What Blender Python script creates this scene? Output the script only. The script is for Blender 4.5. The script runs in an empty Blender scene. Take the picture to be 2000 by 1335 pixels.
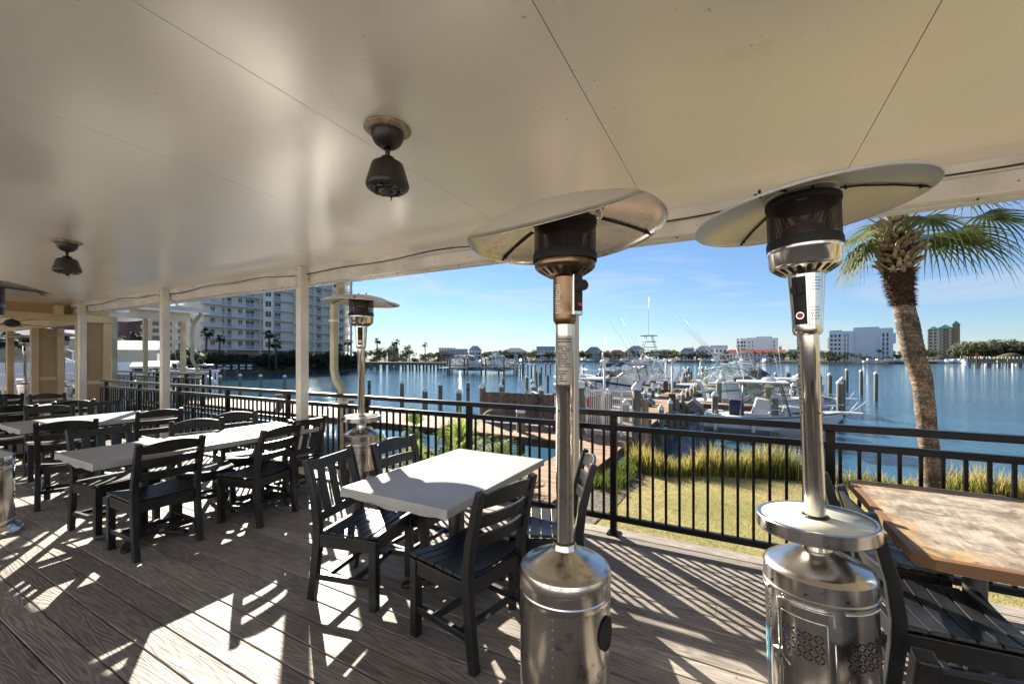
import bpy, math, random
from mathutils import Vector, Matrix
random.seed(11)
R = random.random
def ru(a, b): return a + (b - a) * R()
rad = math.radians
SC = bpy.context.scene
COL = SC.collection
# ------------------------------------------------------------------ view geometry
CAMZ = 1.535; FPX = 815.0; HOR = 697.0
YAW = rad(28.4)
FW = Vector((-math.sin(YAW), math.cos(YAW), 0)); RT = Vector((math.cos(YAW), math.sin(YAW), 0))
def at(px, d, z=0.0):
    """ground position at bearing px (photo column) and forward distance d"""
    p = (FW + RT * ((px - 1000) / FPX)) * d
    return Vector((p.x, p.y, z))
SEL = rad(27.3); SAZ = Vector((-0.815, 0.579, 0)).normalized()
SUN = SAZ * math.cos(SEL) + Vector((0, 0, math.sin(SEL)))
WATER = -2.1
# ------------------------------------------------------------------ node helpers
def new_mat(name):
    m = bpy.data.materials.new(name); m.use_nodes = True
    nt = m.node_tree; nt.nodes.clear()
    out = nt.nodes.new('ShaderNodeOutputMaterial'); b = nt.nodes.new('ShaderNodeBsdfPrincipled')
    nt.links.new(b.outputs[0], out.inputs[0])
    return m, nt, b, out
def nd(nt, t, **kw):
    n = nt.nodes.new(t)
    for k, v in kw.items():
        if k in n.inputs: n.inputs[k].default_value = v
        else: setattr(n, k, v)
    return n
def ramp(nt, fac, stops):
    r = nt.nodes.new('ShaderNodeValToRGB'); nt.links.new(fac, r.inputs[0])
    e = r.color_ramp.elements
    while len(e) < len(stops): e.new(0.5)
    for i, (p, c) in enumerate(stops):
        e[i].position = p; e[i].color = (c, c, c, 1) if not hasattr(c, '__len__') else (*c, 1)
    return r.outputs[0]
def mathn(nt, op, a, b=None, clamp=False):
    n = nt.nodes.new('ShaderNodeMath'); n.operation = op; n.use_clamp = clamp
    for i, v in enumerate((a, b)):
        if v is None: continue
        if hasattr(v, 'links'): nt.links.new(v, n.inputs[i])
        else: n.inputs[i].default_value = v
    return n.outputs[0]
def mixc(nt, fac, a, b, mode='MIX'):
    n = nt.nodes.new('ShaderNodeMix'); n.data_type = 'RGBA'; n.blend_type = mode
    for s, v in ((n.inputs[0], fac), (n.inputs[6], a), (n.inputs[7], b)):
        if hasattr(v, 'links'): nt.links.new(v, s)
        else: s.default_value = (*v, 1) if hasattr(v, '__len__') else v
    return n.outputs[2]
def coords(nt, scale=(1, 1, 1), kind='Object', jitter=True):
    tc = nt.nodes.new('ShaderNodeTexCoord'); mp = nt.nodes.new('ShaderNodeMapping')
    mp.inputs['Scale'].default_value = scale
    nt.links.new(tc.outputs[kind], mp.inputs[0])
    if jitter:
        oi = nt.nodes.new('ShaderNodeObjectInfo'); c = nt.nodes.new('ShaderNodeCombineXYZ')
        v = mathn(nt, 'MULTIPLY', oi.outputs['Random'], 37.0)
        for i in range(3): nt.links.new(v, c.inputs[i])
        nt.links.new(c.outputs[0], mp.inputs['Location'])
    return mp.outputs[0]
def noise(nt, vec, scale=5, detail=3, rough=.55, dist=0):
    n = nd(nt, 'ShaderNodeTexNoise', Scale=scale, Detail=detail, Roughness=rough, Distortion=dist)
    nt.links.new(vec, n.inputs['Vector']); return n.outputs['Fac']
def bump(nt, b, h, strength=.3, dist=.01):
    n = nd(nt, 'ShaderNodeBump', Strength=strength, Distance=dist)
    nt.links.new(h, n.inputs['Height']); nt.links.new(n.outputs[0], b.inputs['Normal']); return n
def pm(name, col, rough=.5, metal=0., var=.15, scale=3., bs=0., bscale=60., bdist=.004, stretch=(1, 1, 1), col2=None, spec=None, rvar=0., island=0.):
    m, nt, b, out = new_mat(name)
    v = coords(nt, stretch)
    n1 = noise(nt, v, scale, 5)
    c2 = col2 or tuple(max(0, c * (1 - var * 2)) for c in col); c1 = col if col2 else tuple(min(1, c * (1 + var * .6)) for c in col)
    f = ramp(nt, n1, [(.3, 0), (.7, 1)])
    c = mixc(nt, f, c2, c1)
    if island:
        g = nt.nodes.new('ShaderNodeNewGeometry')
        hv = nt.nodes.new('ShaderNodeHueSaturation'); nt.links.new(c, hv.inputs['Color'])
        nt.links.new(mathn(nt, 'ADD', mathn(nt, 'MULTIPLY', g.outputs['Random Per Island'], island * 2), 1 - island), hv.inputs['Value'])
        c = hv.outputs[0]
    nt.links.new(c, b.inputs['Base Color'])
    b.inputs['Roughness'].default_value = rough; b.inputs['Metallic'].default_value = metal
    if rvar:
        nt.links.new(mathn(nt, 'ADD', mathn(nt, 'MULTIPLY', noise(nt, v, scale * 2.3, 4), rvar * 2), rough - rvar), b.inputs['Roughness'])
    if spec is not None: b.inputs['Specular IOR Level'].default_value = spec
    if bs: bump(nt, b, noise(nt, v, bscale, 4), bs, bdist)
    return m
def leafmat(name, col, col2, trans=.25):
    m, nt, b, out = new_mat(name)
    g = nt.nodes.new('ShaderNodeNewGeometry')
    v = coords(nt)
    f = mathn(nt, 'ADD', mathn(nt, 'MULTIPLY', g.outputs['Random Per Island'], .7), mathn(nt, 'MULTIPLY', noise(nt, v, 1.2, 2), .4), True)
    c = mixc(nt, f, col2, col)
    nt.links.new(c, b.inputs['Base Color']); b.inputs['Roughness'].default_value = .7; b.inputs['Specular IOR Level'].default_value = .2
    t = nt.nodes.new('ShaderNodeBsdfTranslucent'); nt.links.new(c, t.inputs[0])
    mx = nt.nodes.new('ShaderNodeMixShader'); mx.inputs[0].default_value = trans
    nt.links.new(b.outputs[0], mx.inputs[1]); nt.links.new(t.outputs[0], mx.inputs[2]); nt.links.new(mx.outputs[0], out.inputs[0])
    return m
M = {}
# ------------------------------------------------------------------ mesh builder
class MB:
    def __init__(s): s.v = []; s.f = []; s.sm = []
    def add(s, vs, fs, smooth=False):
        o = len(s.v); s.v += [tuple(p) for p in vs]
        for f in fs: s.f.append(tuple(i + o for i in f)); s.sm.append(smooth)
        return s
    def box(s, c, d, rz=0, mat=None):
        hx, hy, hz = d[0] / 2, d[1] / 2, d[2] / 2
        P = [Vector((x, y, z)) for z in (-hz, hz) for x, y in ((-hx, -hy), (hx, -hy), (hx, hy), (-hx, hy))]
        m = mat or (Matrix.Rotation(rz, 3, 'Z') if rz else None)
        if m is not None: P = [m @ p for p in P]
        c = Vector(c)
        return s.add([p + c for p in P], [(3, 2, 1, 0), (4, 5, 6, 7), (0, 1, 5, 4), (1, 2, 6, 5), (2, 3, 7, 6), (3, 0, 4, 7)])
    def bx(s, x0, x1, y0, y1, z0, z1):
        return s.box(((x0 + x1) / 2, (y0 + y1) / 2, (z0 + z1) / 2), (x1 - x0, y1 - y0, z1 - z0))
    def sweep(s, pts, side, w, h, smooth=False):
        """rectangular section w (along side) x h swept along pts"""
        pts = [Vector(p) for p in pts]; side = Vector(side).normalized(); n = len(pts); vs = []
        for i, p in enumerate(pts):
            t = (pts[min(i + 1, n - 1)] - pts[max(i - 1, 0)]).normalized()
            up = t.cross(side).normalized(); sd = up.cross(t).normalized()
            wi = w[i] if hasattr(w, '__len__') else w; hi = h[i] if hasattr(h, '__len__') else h
            for a, b in ((-1, -1), (1, -1), (1, 1), (-1, 1)): vs.append(p + sd * (a * wi / 2) + up * (b * hi / 2))
        fs = [(0, 1, 2, 3), tuple(4 * (n - 1) + k for k in (3, 2, 1, 0))]
        for i in range(n - 1):
            for k in range(4):
                a = 4 * i + k; b = 4 * i + (k + 1) % 4; fs.append((a, a + 4, b + 4, b))
        return s.add(vs, fs, smooth)
    def tube(s, pts, r, seg=10, smooth=True, caps=True):
        pts = [Vector(p) for p in pts]; n = len(pts); vs = []
        t0 = (pts[1] - pts[0]).normalized()
        a = Vector((0, 0, 1)) if abs(t0.z) < .9 else Vector((1, 0, 0))
        u = t0.cross(a).normalized()
        for i, p in enumerate(pts):
            t = (pts[min(i + 1, n - 1)] - pts[max(i - 1, 0)]).normalized()
            u = (u - t * u.dot(t)).normalized(); w = t.cross(u)
            ri = r[i] if hasattr(r, '__len__') else r
            for k in range(seg):
                an = 2 * math.pi * k / seg; vs.append(p + (u * math.cos(an) + w * math.sin(an)) * ri)
        fs = []
        for i in range(n - 1):
            for k in range(seg):
                k2 = (k + 1) % seg; fs.append((i * seg + k, i * seg + k2, (i + 1) * seg + k2, (i + 1) * seg + k))
        s.add(vs, fs, smooth)
        if caps:
            o = len(s.v) - n * seg
            s.f.append(tuple(o + k for k in reversed(range(seg)))); s.sm.append(False)
            s.f.append(tuple(o + (n - 1) * seg + k for k in range(seg))); s.sm.append(False)
        return s
    def lathe(s, prof, seg=40, c=(0, 0, 0), smooth=True):
        vs = []; n = len(prof)
        for r, z in prof:
            for k in range(seg):
                a = 2 * math.pi * k / seg; vs.append((c[0] + r * math.cos(a), c[1] + r * math.sin(a), c[2] + z))
        fs = [(i * seg + k, i * seg + (k + 1) % seg, (i + 1) * seg + (k + 1) % seg, (i + 1) * seg + k) for i in range(n - 1) for k in range(seg)]
        return s.add(vs, fs, smooth)
    def prism(s, poly, z0, z1):
        n = len(poly); vs = [(x, y, z0) for x, y in poly] + [(x, y, z1) for x, y in poly]
        return s.add(vs, [tuple(reversed(range(n))), tuple(range(n, 2 * n))] + [(i, (i + 1) % n, n + (i + 1) % n, n + i) for i in range(n)])
    def build(s, name, mat, parent=None, loc=None, bevel=0, auto=None):
        me = bpy.data.meshes.new(name); me.from_pydata(s.v, [], s.f); me.update()
        me.polygons.foreach_set('use_smooth', s.sm)
        if auto: 
            me.polygons.foreach_set('use_smooth', [True] * len(s.sm))
            me.set_sharp_from_angle(angle=rad(auto))
        me.materials.append(M[mat] if isinstance(mat, str) else mat)
        o = bpy.data.objects.new(name, me); COL.objects.link(o)
        if parent is not None: o.parent = parent
        if loc is not None: o.location = loc
        if bevel:
            b = o.modifiers.new('bevel', 'BEVEL'); b.width = bevel; b.segments = 2; b.limit_method = 'ANGLE'; b.angle_limit = rad(35)
            b.harden_normals = False
        return o
def tag(o, label, cat, group=None, kind=None):
    if label: o['label'] = label
    if cat: o['category'] = cat
    if group: o['group'] = group
    if kind: o['kind'] = kind
    return o
def thing(name, label, cat, loc=(0, 0, 0), rz=0, group=None):
    o = bpy.data.objects.new(name, None); COL.objects.link(o); o.empty_display_size = .2
    o.location = loc; o.rotation_euler = (0, 0, rz)
    return tag(o, label, cat, group)
def struct(mb, name, mat, **k):
    o = mb.build(name, mat, **k); o['kind'] = 'structure'; return o
def copy_tree(o, parent=None):
    c = o.copy(); COL.objects.link(c)
    if parent is not None: c.parent = parent
    for ch in list(o.children): copy_tree(ch, c)
    return c
class Proto:
    """first use returns the original, later uses return copies"""
    def __init__(s, make): s.make = make; s.o = None
    def use(s, loc, rz, label, group=None, scale=None):
        if s.o is None: s.o = s.make(); o = s.o
        else: o = copy_tree(s.o)
        o.location = loc; o.rotation_euler = (0, 0, rz); o['label'] = label
        if group: o['group'] = group
        elif 'group' in o.keys() and o is not s.o: del o['group']
        if scale: o.scale = scale if hasattr(scale, '__len__') else (scale,) * 3
        return o
#MATERIALS
def deck_mat(name, light, dark, axis='X', cyc=95., rough=.62, stain=(.10, .075, .05)):
    m, nt, b, out = new_mat(name)
    g = nt.nodes.new('ShaderNodeNewGeometry'); rnd = g.outputs['Random Per Island']
    tc = nt.nodes.new('ShaderNodeTexCoord')
    def mapped(sc, off=60.):
        mp = nt.nodes.new('ShaderNodeMapping'); mp.inputs['Scale'].default_value = sc if axis == 'X' else (sc[1], sc[0], sc[2])
        nt.links.new(tc.outputs['Object'], mp.inputs[0]); c = nt.nodes.new('ShaderNodeCombineXYZ')
        v = mathn(nt, 'MULTIPLY', rnd, off)
        for i in range(3): nt.links.new(v, c.inputs[i])
        nt.links.new(c.outputs[0], mp.inputs['Location']); return mp.outputs[0]
    n = noise(nt, mapped((.9, 9.0, 1)), 1.0, 2.5, .5, .25)
    rings = mathn(nt, 'ADD', mathn(nt, 'MULTIPLY', mathn(nt, 'SINE', mathn(nt, 'MULTIPLY', n, cyc)), .5), .5)
    fine = noise(nt, mapped((6, 130, 1)), 1.0, 3, .6)
    big = noise(nt, mapped((1.1, 2.2, 1), 13.), 1.4, 4, .6)
    tone = mathn(nt, 'ADD', mathn(nt, 'MULTIPLY', rings, .13), mathn(nt, 'ADD', mathn(nt, 'MULTIPLY', fine, .50), mathn(nt, 'MULTIPLY', big, .40)))
    c = mixc(nt, ramp(nt, tone, [(.26, 0), (.72, 1)]), dark, light)
    c = mixc(nt, mathn(nt, 'MULTIPLY', ramp(nt, big, [(.56, 0), (.75, 1)]), .45), c, stain)
    wv = noise(nt, tc.outputs['Object'], 1.1, 6, .7, .6)
    c = mixc(nt, ramp(nt, wv, [(.50, 0), (.72, .5)]), c, (.13, .115, .10))
    c = mixc(nt, ramp(nt, noise(nt, tc.outputs['Object'], 17, 3), [(.68, 0), (.74, .6)]), c, (.07, .06, .05))
    hv = nt.nodes.new('ShaderNodeHueSaturation'); nt.links.new(c, hv.inputs['Color'])
    nt.links.new(mathn(nt, 'ADD', mathn(nt, 'MULTIPLY', rnd, .42), .76), hv.inputs['Value'])
    nt.links.new(hv.outputs[0], b.inputs['Base Color'])
    nt.links.new(mathn(nt, 'SUBTRACT', rough + .1, mathn(nt, 'MULTIPLY', big, .25)), b.inputs['Roughness'])
    b.inputs['Specular IOR Level'].default_value = .22
    bump(nt, b, mathn(nt, 'ADD', rings, mathn(nt, 'MULTIPLY', fine, .8)), .55, .0022)
    return m
M['deck'] = deck_mat('weathered_deck_boards', (.35, .315, .275), (.078, .070, .063))
M['dock'] = deck_mat('dock_boards', (.40, .26, .165), (.20, .125, .08), 'X', 60, .8)
M['dock_side'] = pm('dock_dark_wood', (.07, .05, .035), .8, var=.4, scale=4)
M['fence_wood'] = pm('grey_brown_fence_boards', (.15, .11, .09), .85, var=.3, scale=2, stretch=(6, 6, .4), island=.25)
M['plaswood'] = pm('black_recycled_plastic_lumber', (.013, .014, .016), .38, var=.4, scale=9, bs=.35, bscale=260, bdist=.0012, rvar=.08)
M['blackmetal'] = pm('black_powder_coat', (.003, .003, .0035), .28, spec=.22, var=.2, scale=6, bs=.12, bscale=300, bdist=.0006)
M['castiron'] = pm('black_cast_pedestal', (.015, .015, .016), .5, var=.2, scale=8, bs=.3, bscale=120, bdist=.001)
M['cloth'] = pm('white_vinyl_cover', (.37, .365, .355), .42, spec=.35, var=.09, scale=3.2, bs=.30, bscale=5, bdist=.008, rvar=.12)
M['post_white'] = pm('cream_aluminium_column', (.68, .63, .55), .42, var=.13, scale=2.5, stretch=(1, 1, .5))
M['post_dirty'] = pm('mildewed_white_pipe', (.50, .46, .37), .45, col2=(.26, .24, .12), scale=3.2, stretch=(1, 1, .6))
M['tan'] = pm('tan_painted_wood', (.33, .215, .10), .5, var=.1, scale=2)
M['tan_light'] = pm('light_tan_painted_trim', (.50, .37, .20), .5, var=.1, scale=2)
M['gutter'] = pm('grey_white_gutter', (.55, .56, .57), .45, var=.1, scale=2)
M['fan'] = pm('bronze_fan_housing', (.028, .023, .019), .42, var=.35, scale=14, bs=.15, bscale=150, bdist=.001, rvar=.1)
M['fanplate'] = pm('rust_stained_ceiling_ring', (.50, .41, .28), .6, col2=(.13, .08, .04), scale=26)
M['castgrey'] = pm('bare_motor_plate', (.10, .10, .10), .35, .8, var=.5, scale=60)
M['blackgap'] = pm('dark_opening', (.006, .006, .006), .8, var=.1)
M['rubber'] = pm('black_rubber', (.012, .012, .012), .7, var=.1)
M['cable'] = pm('brown_cable', (.05, .035, .025), .6, var=.3, scale=10)
M['white'] = pm('white_gelcoat', (.66, .66, .65), .25, var=.06, scale=1.5)
M['white_matte'] = pm('white_paint', (.70, .70, .68), .55, var=.08, scale=2)
M['cap'] = pm('white_pile_cap', (.74, .75, .77), .35, var=.08, scale=5)
M['pile'] = pm('pressure_treated_pile', (.20, .21, .15), .85, col2=(.10, .075, .045), scale=2.2, stretch=(4, 4, .5), bs=.4, bscale=30)
M['glass'] = pm('dark_tinted_glass', (.02, .03, .04), .08, var=.2, scale=.7, spec=.8)
M['winglass'] = pm('window_glass', (.045, .065, .09), .12, var=.5, scale=.4, spec=.7)
M['navy'] = pm('navy_canvas', (.012, .02, .07), .7, var=.2, scale=3, bs=.3, bscale=6, bdist=.02)
M['teal'] = pm('faded_teal_canvas', (.22, .42, .38), .7, var=.2, scale=3)
M['chrome'] = pm('boat_rail_metal', (.7, .7, .72), .2, 1., var=.05)
M['engine'] = pm('grey_outboard_cowl', (.13, .14, .15), .3, var=.1)
M['tarp'] = pm('white_tarp', (.60, .62, .66), .6, var=.15, scale=2, bs=.6, bscale=3, bdist=.05)
M['red'] = pm('red_paint', (.55, .04, .02), .5, var=.1)
M['orange'] = pm('orange_marker', (.75, .12, .02), .6, var=.1)
M['red_wall'] = pm('dull_red_siding', (.26, .11, .09), .8, var=.15, scale=.5)
M['redroof'] = pm('red_clay_roof', (.42, .13, .07), .8, var=.2, scale=1, stretch=(1, 1, 1))
M['greenroof'] = pm('green_metal_roof', (.05, .17, .12), .5, var=.15, scale=.3)
M['greyroof'] = pm('grey_shingle_roof', (.40, .41, .43), .8, var=.2, scale=.8)
M['brownroof'] = pm('brown_shingle_roof', (.30, .22, .16), .8, var=.2, scale=.8)
M['condo'] = pm('cream_stucco', (.90, .79, .64), .8, var=.06, scale=.15)
M['condo_tan'] = pm('tan_stucco', (.64, .52, .36), .8, var=.06, scale=.15)
M['stucco_white'] = pm('white_stucco', (.80, .81, .84), .7, var=.04, scale=.1)
M['stucco_blue'] = pm('pale_blue_siding', (.50, .60, .70), .7, var=.06, scale=.3)
M['stucco_beige'] = pm('beige_stucco', (.58, .50, .39), .8, var=.06, scale=.3)
M['stucco_yellow'] = pm('pale_yellow_siding', (.55, .50, .36), .8, var=.06, scale=.3)
M['stucco_grey'] = pm('grey_siding', (.52, .55, .55), .8, var=.06, scale=.3)
M['brick_tan'] = pm('brown_tan_facade', (.34, .26, .17), .85, var=.08, scale=.1)
M['rail_white'] = pm('white_balcony_rail', (.66, .69, .74), .4, var=.05, scale=.5)
M['patio'] = pm('pale_bounce_ground', (.50, .47, .42), .85, var=.1, scale=1)  # for the added ground behind the deck, pale to bounce light
M['concrete'] = pm('weathered_concrete', (.28, .255, .22), .85, spec=.15, var=.2, scale=.7, bs=.3, bscale=6)
M['leafdark'] = leafmat('dark_shrub_leaves', (.05, .07, .03), (.018, .026, .012), .2)
M['leafmid'] = leafmat('oak_leaves', (.15, .17, .075), (.045, .06, .03), .2)
M['leafgrey'] = leafmat('grey_green_leaves', (.15, .155, .08), (.05, .06, .03), .2)
M['leafbrown'] = leafmat('dry_brown_shrubs', (.20, .11, .06), (.08, .05, .03), .2)
M['frond'] = leafmat('palm_frond_leaves', (.18, .21, .06), (.025, .045, .016), .4)
M['fronddark'] = leafmat('far_palm_leaves', (.03, .045, .018), (.012, .018, .010), .2)
M['palmetto'] = leafmat('palmetto_leaves', (.30, .36, .10), (.07, .12, .03), .4)
M['reed'] = leafmat('tall_shore_grass', (.60, .46, .16), (.18, .19, .04), .4)
M['reedg'] = leafmat('green_shore_grass', (.15, .19, .04), (.03, .05, .01), .4)
M['stalk'] = pm('palm_leaf_stalk', (.30, .30, .10), .5, var=.2, scale=8)
M['boot'] = pm('palm_leaf_boots', (.33, .24, .17), .85, var=.4, scale=14, bs=.5, bscale=40, island=.3)
M['fibre'] = pm('dark_brown_palm_fibre', (.075, .035, .018), .95, var=.5, scale=40, bs=1, bscale=60, bdist=.03, island=.4)
M['twig'] = pm('grey_tree_bark', (.12, .09, .07), .9, var=.3, scale=6)
def bark():
    m, nt, b, out = new_mat('palm_trunk_bark')
    v = coords(nt, (1, 1, 1), jitter=False); v2 = coords(nt, (3, 3, 22), jitter=False)
    big = noise(nt, v, 2.6, 6, .65); rg = noise(nt, v2, 1.6, 4, .6, 1.0)
    c = mixc(nt, ramp(nt, big, [(.42, 0), (.58, 1)]), (.045, .034, .027), (.36, .255, .175))
    c = mixc(nt, ramp(nt, rg, [(.35, .75), (.55, 0)]), c, (.05, .038, .03))
    c = mixc(nt, ramp(nt, noise(nt, v, 30, 4, .7), [(.46, .75), (.54, 0)]), c, (.045, .033, .026))
    c = mixc(nt, ramp(nt, noise(nt, v, 22, 2), [(.66, 0), (.70, .8)]), c, (.45, .39, .32))
    nt.links.new(c, b.inputs['Base Color']); b.inputs['Roughness'].default_value = .9
    bump(nt, b, rg, 1.0, .03); return m
M['bark'] = bark()
def steel(name, col, rough, dirt=.0, dcol=(.05, .03, .02), vert=True):
    m, nt, b, out = new_mat(name)
    v = coords(nt, (60, 60, .6) if vert else (7, 7, 7), jitter=True); v1 = coords(nt, (1, 1, 1))
    n = noise(nt, v, 6, 3)
    c = mixc(nt, ramp(nt, n, [(.3, 0), (.7, 1)]), tuple(x * .82 for x in col), col)
    if dirt:
        d = noise(nt, v1, 7, 6, .7)
        c = mixc(nt, ramp(nt, d, [(.60 - dirt, 0), (.74 - dirt, .85)]), c, dcol)
    sp = noise(nt, v1, 55, 2)
    c = mixc(nt, ramp(nt, sp, [(.70, 0), (.74, .7)]), c, (.12, .08, .05))
    nt.links.new(c, b.inputs['Base Color']); b.inputs['Metallic'].default_value = 1
    nt.links.new(mathn(nt, 'ADD', mathn(nt, 'MULTIPLY', noise(nt, v1, 4, 4), .22), rough - .10), b.inputs['Roughness'])
    b.inputs['Anisotropic'].default_value = .4
    bump(nt, b, n, .05, .0006); return m
M['steel'] = steel('brushed_stainless', (.72, .69, .65), .17)
M['steel_rusty'] = steel('rust_spotted_stainless', (.72, .68, .63), .20, .02, (.13, .06, .03))
M['steel_shiny'] = steel('polished_steel_body', (.72, .70, .67), .13)
M['bronze'] = steel('heat_bronzed_steel', (.24, .16, .095), .33, .05, (.05, .03, .02))
M['foil'] = steel('inner_reflector_foil', (.82, .76, .68), .24, .03, (.30, .25, .20), False)
M['reflector'] = pm('satin_reflector_paint', (.60, .56, .49), .30, .35, var=.1, scale=3, bs=.08, bscale=20)
M['darksteel'] = steel('dark_heater_steel', (.09, .08, .075), .30)
def mesh_mat():
    m, nt, b, out = new_mat('perforated_emitter_screen')
    tc = nt.nodes.new('ShaderNodeTexCoord'); sx = nt.nodes.new('ShaderNodeSeparateXYZ'); nt.links.new(tc.outputs['Object'], sx.inputs[0])
    an = mathn(nt, 'MULTIPLY', mathn(nt, 'ARCTAN2', sx.outputs[1], sx.outputs[0]), 22.0)
    c = nt.nodes.new('ShaderNodeCombineXYZ'); nt.links.new(an, c.inputs[0])
    nt.links.new(mathn(nt, 'MULTIPLY', sx.outputs[2], 180.0), c.inputs[1])
    vo = nd(nt, 'ShaderNodeTexVoronoi', Scale=1.0, Randomness=0.0); nt.links.new(c.outputs[0], vo.inputs['Vector'])
    hole = mathn(nt, 'LESS_THAN', vo.outputs['Distance'], .29)
    n = noise(nt, tc.outputs['Object'], 9, 3)
    nt.links.new(mixc(nt, ramp(nt, n, [(.4, 0), (.7, 1)]), (.010, .008, .008), (.035, .014, .011)), b.inputs['Base Color'])
    b.inputs['Roughness'].default_value = .5; b.inputs['Metallic'].default_value = .4
    t = nt.nodes.new('ShaderNodeBsdfTransparent'); mx = nt.nodes.new('ShaderNodeMixShader')
    nt.links.new(hole, mx.inputs[0]); nt.links.new(b.outputs[0], mx.inputs[1]); nt.links.new(t.outputs[0], mx.inputs[2]); nt.links.new(mx.outputs[0], out.inputs[0])
    return m
M['mesh'] = mesh_mat()
M['clear'] = None
def clear_mat():
    m, nt, b, out = new_mat('clear_vinyl_curtain')
    g = nd(nt, 'ShaderNodeBsdfGlossy', Roughness=.15); t = nt.nodes.new('ShaderNodeBsdfTransparent'); t.inputs[0].default_value = (.86, .90, .92, 1)
    mx = nt.nodes.new('ShaderNodeMixShader'); mx.inputs[0].default_value = .10
    nt.links.new(t.outputs[0], mx.inputs[1]); nt.links.new(g.outputs[0], mx.inputs[2]); nt.links.new(mx.outputs[0], out.inputs[0]); return m
M['clear'] = clear_mat()
M['shelf_top'] = pm('cream_glass_shelf', (.60, .60, .52), .12, var=.04, scale=3)
M['sticker'] = pm('silver_warning_label', (.42, .38, .33), .4, .3, var=.1, scale=12)
M['ink'] = pm('black_print', (.02, .02, .02), .6, var=.05)
M['blue_label'] = pm('blue_label', (.025, .13, .21), .4, var=.1, scale=10)
M['navy_label'] = pm('dark_label', (.015, .02, .035), .35, var=.1, scale=10)
M['white_print'] = pm('white_print', (.75, .78, .8), .5, var=.05)
def ceil_mat():
    m, nt, b, out = new_mat('cream_ceiling_panels')
    v = coords(nt, jitter=False)
    n = noise(nt, v, .7, 4); st = noise(nt, v, 3.1, 6, .7)
    c = mixc(nt, ramp(nt, n, [(.3, 0), (.7, 1)]), (.87, .805, .72), (.92, .865, .785))
    c = mixc(nt, ramp(nt, st, [(.60, 0), (.8, .30)]), c, (.52, .42, .30))
    c = mixc(nt, ramp(nt, noise(nt, v, 34, 2), [(.735, 0), (.76, .5)]), c, (.22, .16, .1))
    nt.links.new(c, b.inputs['Base Color']); b.inputs['Roughness'].default_value = .30
    b.inputs['Specular IOR Level'].default_value = .7
    b.inputs['Coat Weight'].default_value = 1; b.inputs['Coat IOR'].default_value = 1.85; b.inputs['Coat Roughness'].default_value = .24
    bump(nt, b, noise(nt, v, 160, 3), .22, .0015); return m
M['ceiling'] = ceil_mat()
def wood_table():
    m, nt, b, out = new_mat('weathered_varnished_table_top')
    v = coords(nt, (1, 1, 1), jitter=False); v2 = coords(nt, (22, 1.8, 1), jitter=False)
    a = noise(nt, v, 3.4, 6, .65, .4); g = noise(nt, v2, 3, 4, .6, .3); k = noise(nt, v, 9, 6, .7)
    sp = nt.nodes.new('ShaderNodeSeparateXYZ'); nt.links.new(v, sp.inputs[0])
    ed = mathn(nt, 'MAXIMUM', mathn(nt, 'MULTIPLY', mathn(nt, 'ABSOLUTE', sp.outputs[0]), 2.75), mathn(nt, 'MULTIPLY', mathn(nt, 'ABSOLUTE', sp.outputs[1]), 1.72))
    ed = mathn(nt, 'ADD', ed, mathn(nt, 'MULTIPLY', a, 1.5))
    c = mixc(nt, ramp(nt, ed, [(1.42, 0), (1.78, 1)]) if 0 else ramp(nt, mathn(nt, 'MULTIPLY', ed, .5), [(.70, 0), (.86, 1)]), (.40, .365, .31), (.40, .235, .085))
    c = mixc(nt, ramp(nt, noise(nt, coords(nt, (70, 5, 1), jitter=False), 2, 3, .6), [(.38, .6), (.6, 0)]), c, (.22, .175, .13))
    c = mixc(nt, ramp(nt, noise(nt, v, 6, 7, .75, .8), [(.52, 0), (.62, .8)]), c, (.085, .07, .05))
    c = mixc(nt, ramp(nt, g, [(.30, .7), (.5, 0)]), c, (.27, .20, .14))
    c = mixc(nt, ramp(nt, k, [(.45, 0), (.64, .85)]), c, (.12, .10, .07))
    nt.links.new(c, b.inputs['Base Color']); b.inputs['Roughness'].default_value = .5
    bump(nt, b, g, .3, .003); return m
M['tabletop'] = wood_table()
M['varnish'] = pm('varnished_table_edge', (.17, .095, .042), .4, col2=(.17, .09, .04), scale=9, stretch=(1, 1, 1))
def lawn_mat():
    m, nt, b, out = new_mat('winter_lawn')
    v = coords(nt, jitter=False)
    a = noise(nt, v, .75, 6, .65); f = noise(nt, v, 55, 4, .7); p = noise(nt, v, 5, 5, .7)
    c = mixc(nt, ramp(nt, a, [(.36, 0), (.62, 1)]), (.28, .27, .11), (.44, .355, .18))
    c = mixc(nt, ramp(nt, p, [(.52, 0), (.68, .6)]), c, (.20, .14, .06))
    c = mixc(nt, ramp(nt, f, [(.35, .6), (.55, 0)]), c, (.09, .10, .03))
    nt.links.new(c, b.inputs['Base Color']); b.inputs['Roughness'].default_value = .95
    b.inputs['Specular IOR Level'].default_value = .1; bump(nt, b, f, 1, .03); return m
M['lawn'] = lawn_mat()
M['mulch'] = pm('dark_mulch_and_gravel', (.16, .13, .11), .9, var=.4, scale=22, bs=1, bscale=40, bdist=.04)
M['seabed'] = pm('sea_bed', (.06, .07, .06), .9)
M['shoreland'] = pm('shore_ground', (.13, .12, .07), .95, spec=.05, var=.3, scale=.05)
M['sand'] = pm('pale_sand', (.32, .27, .20), .95, spec=.1, var=.15, scale=.3)
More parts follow.
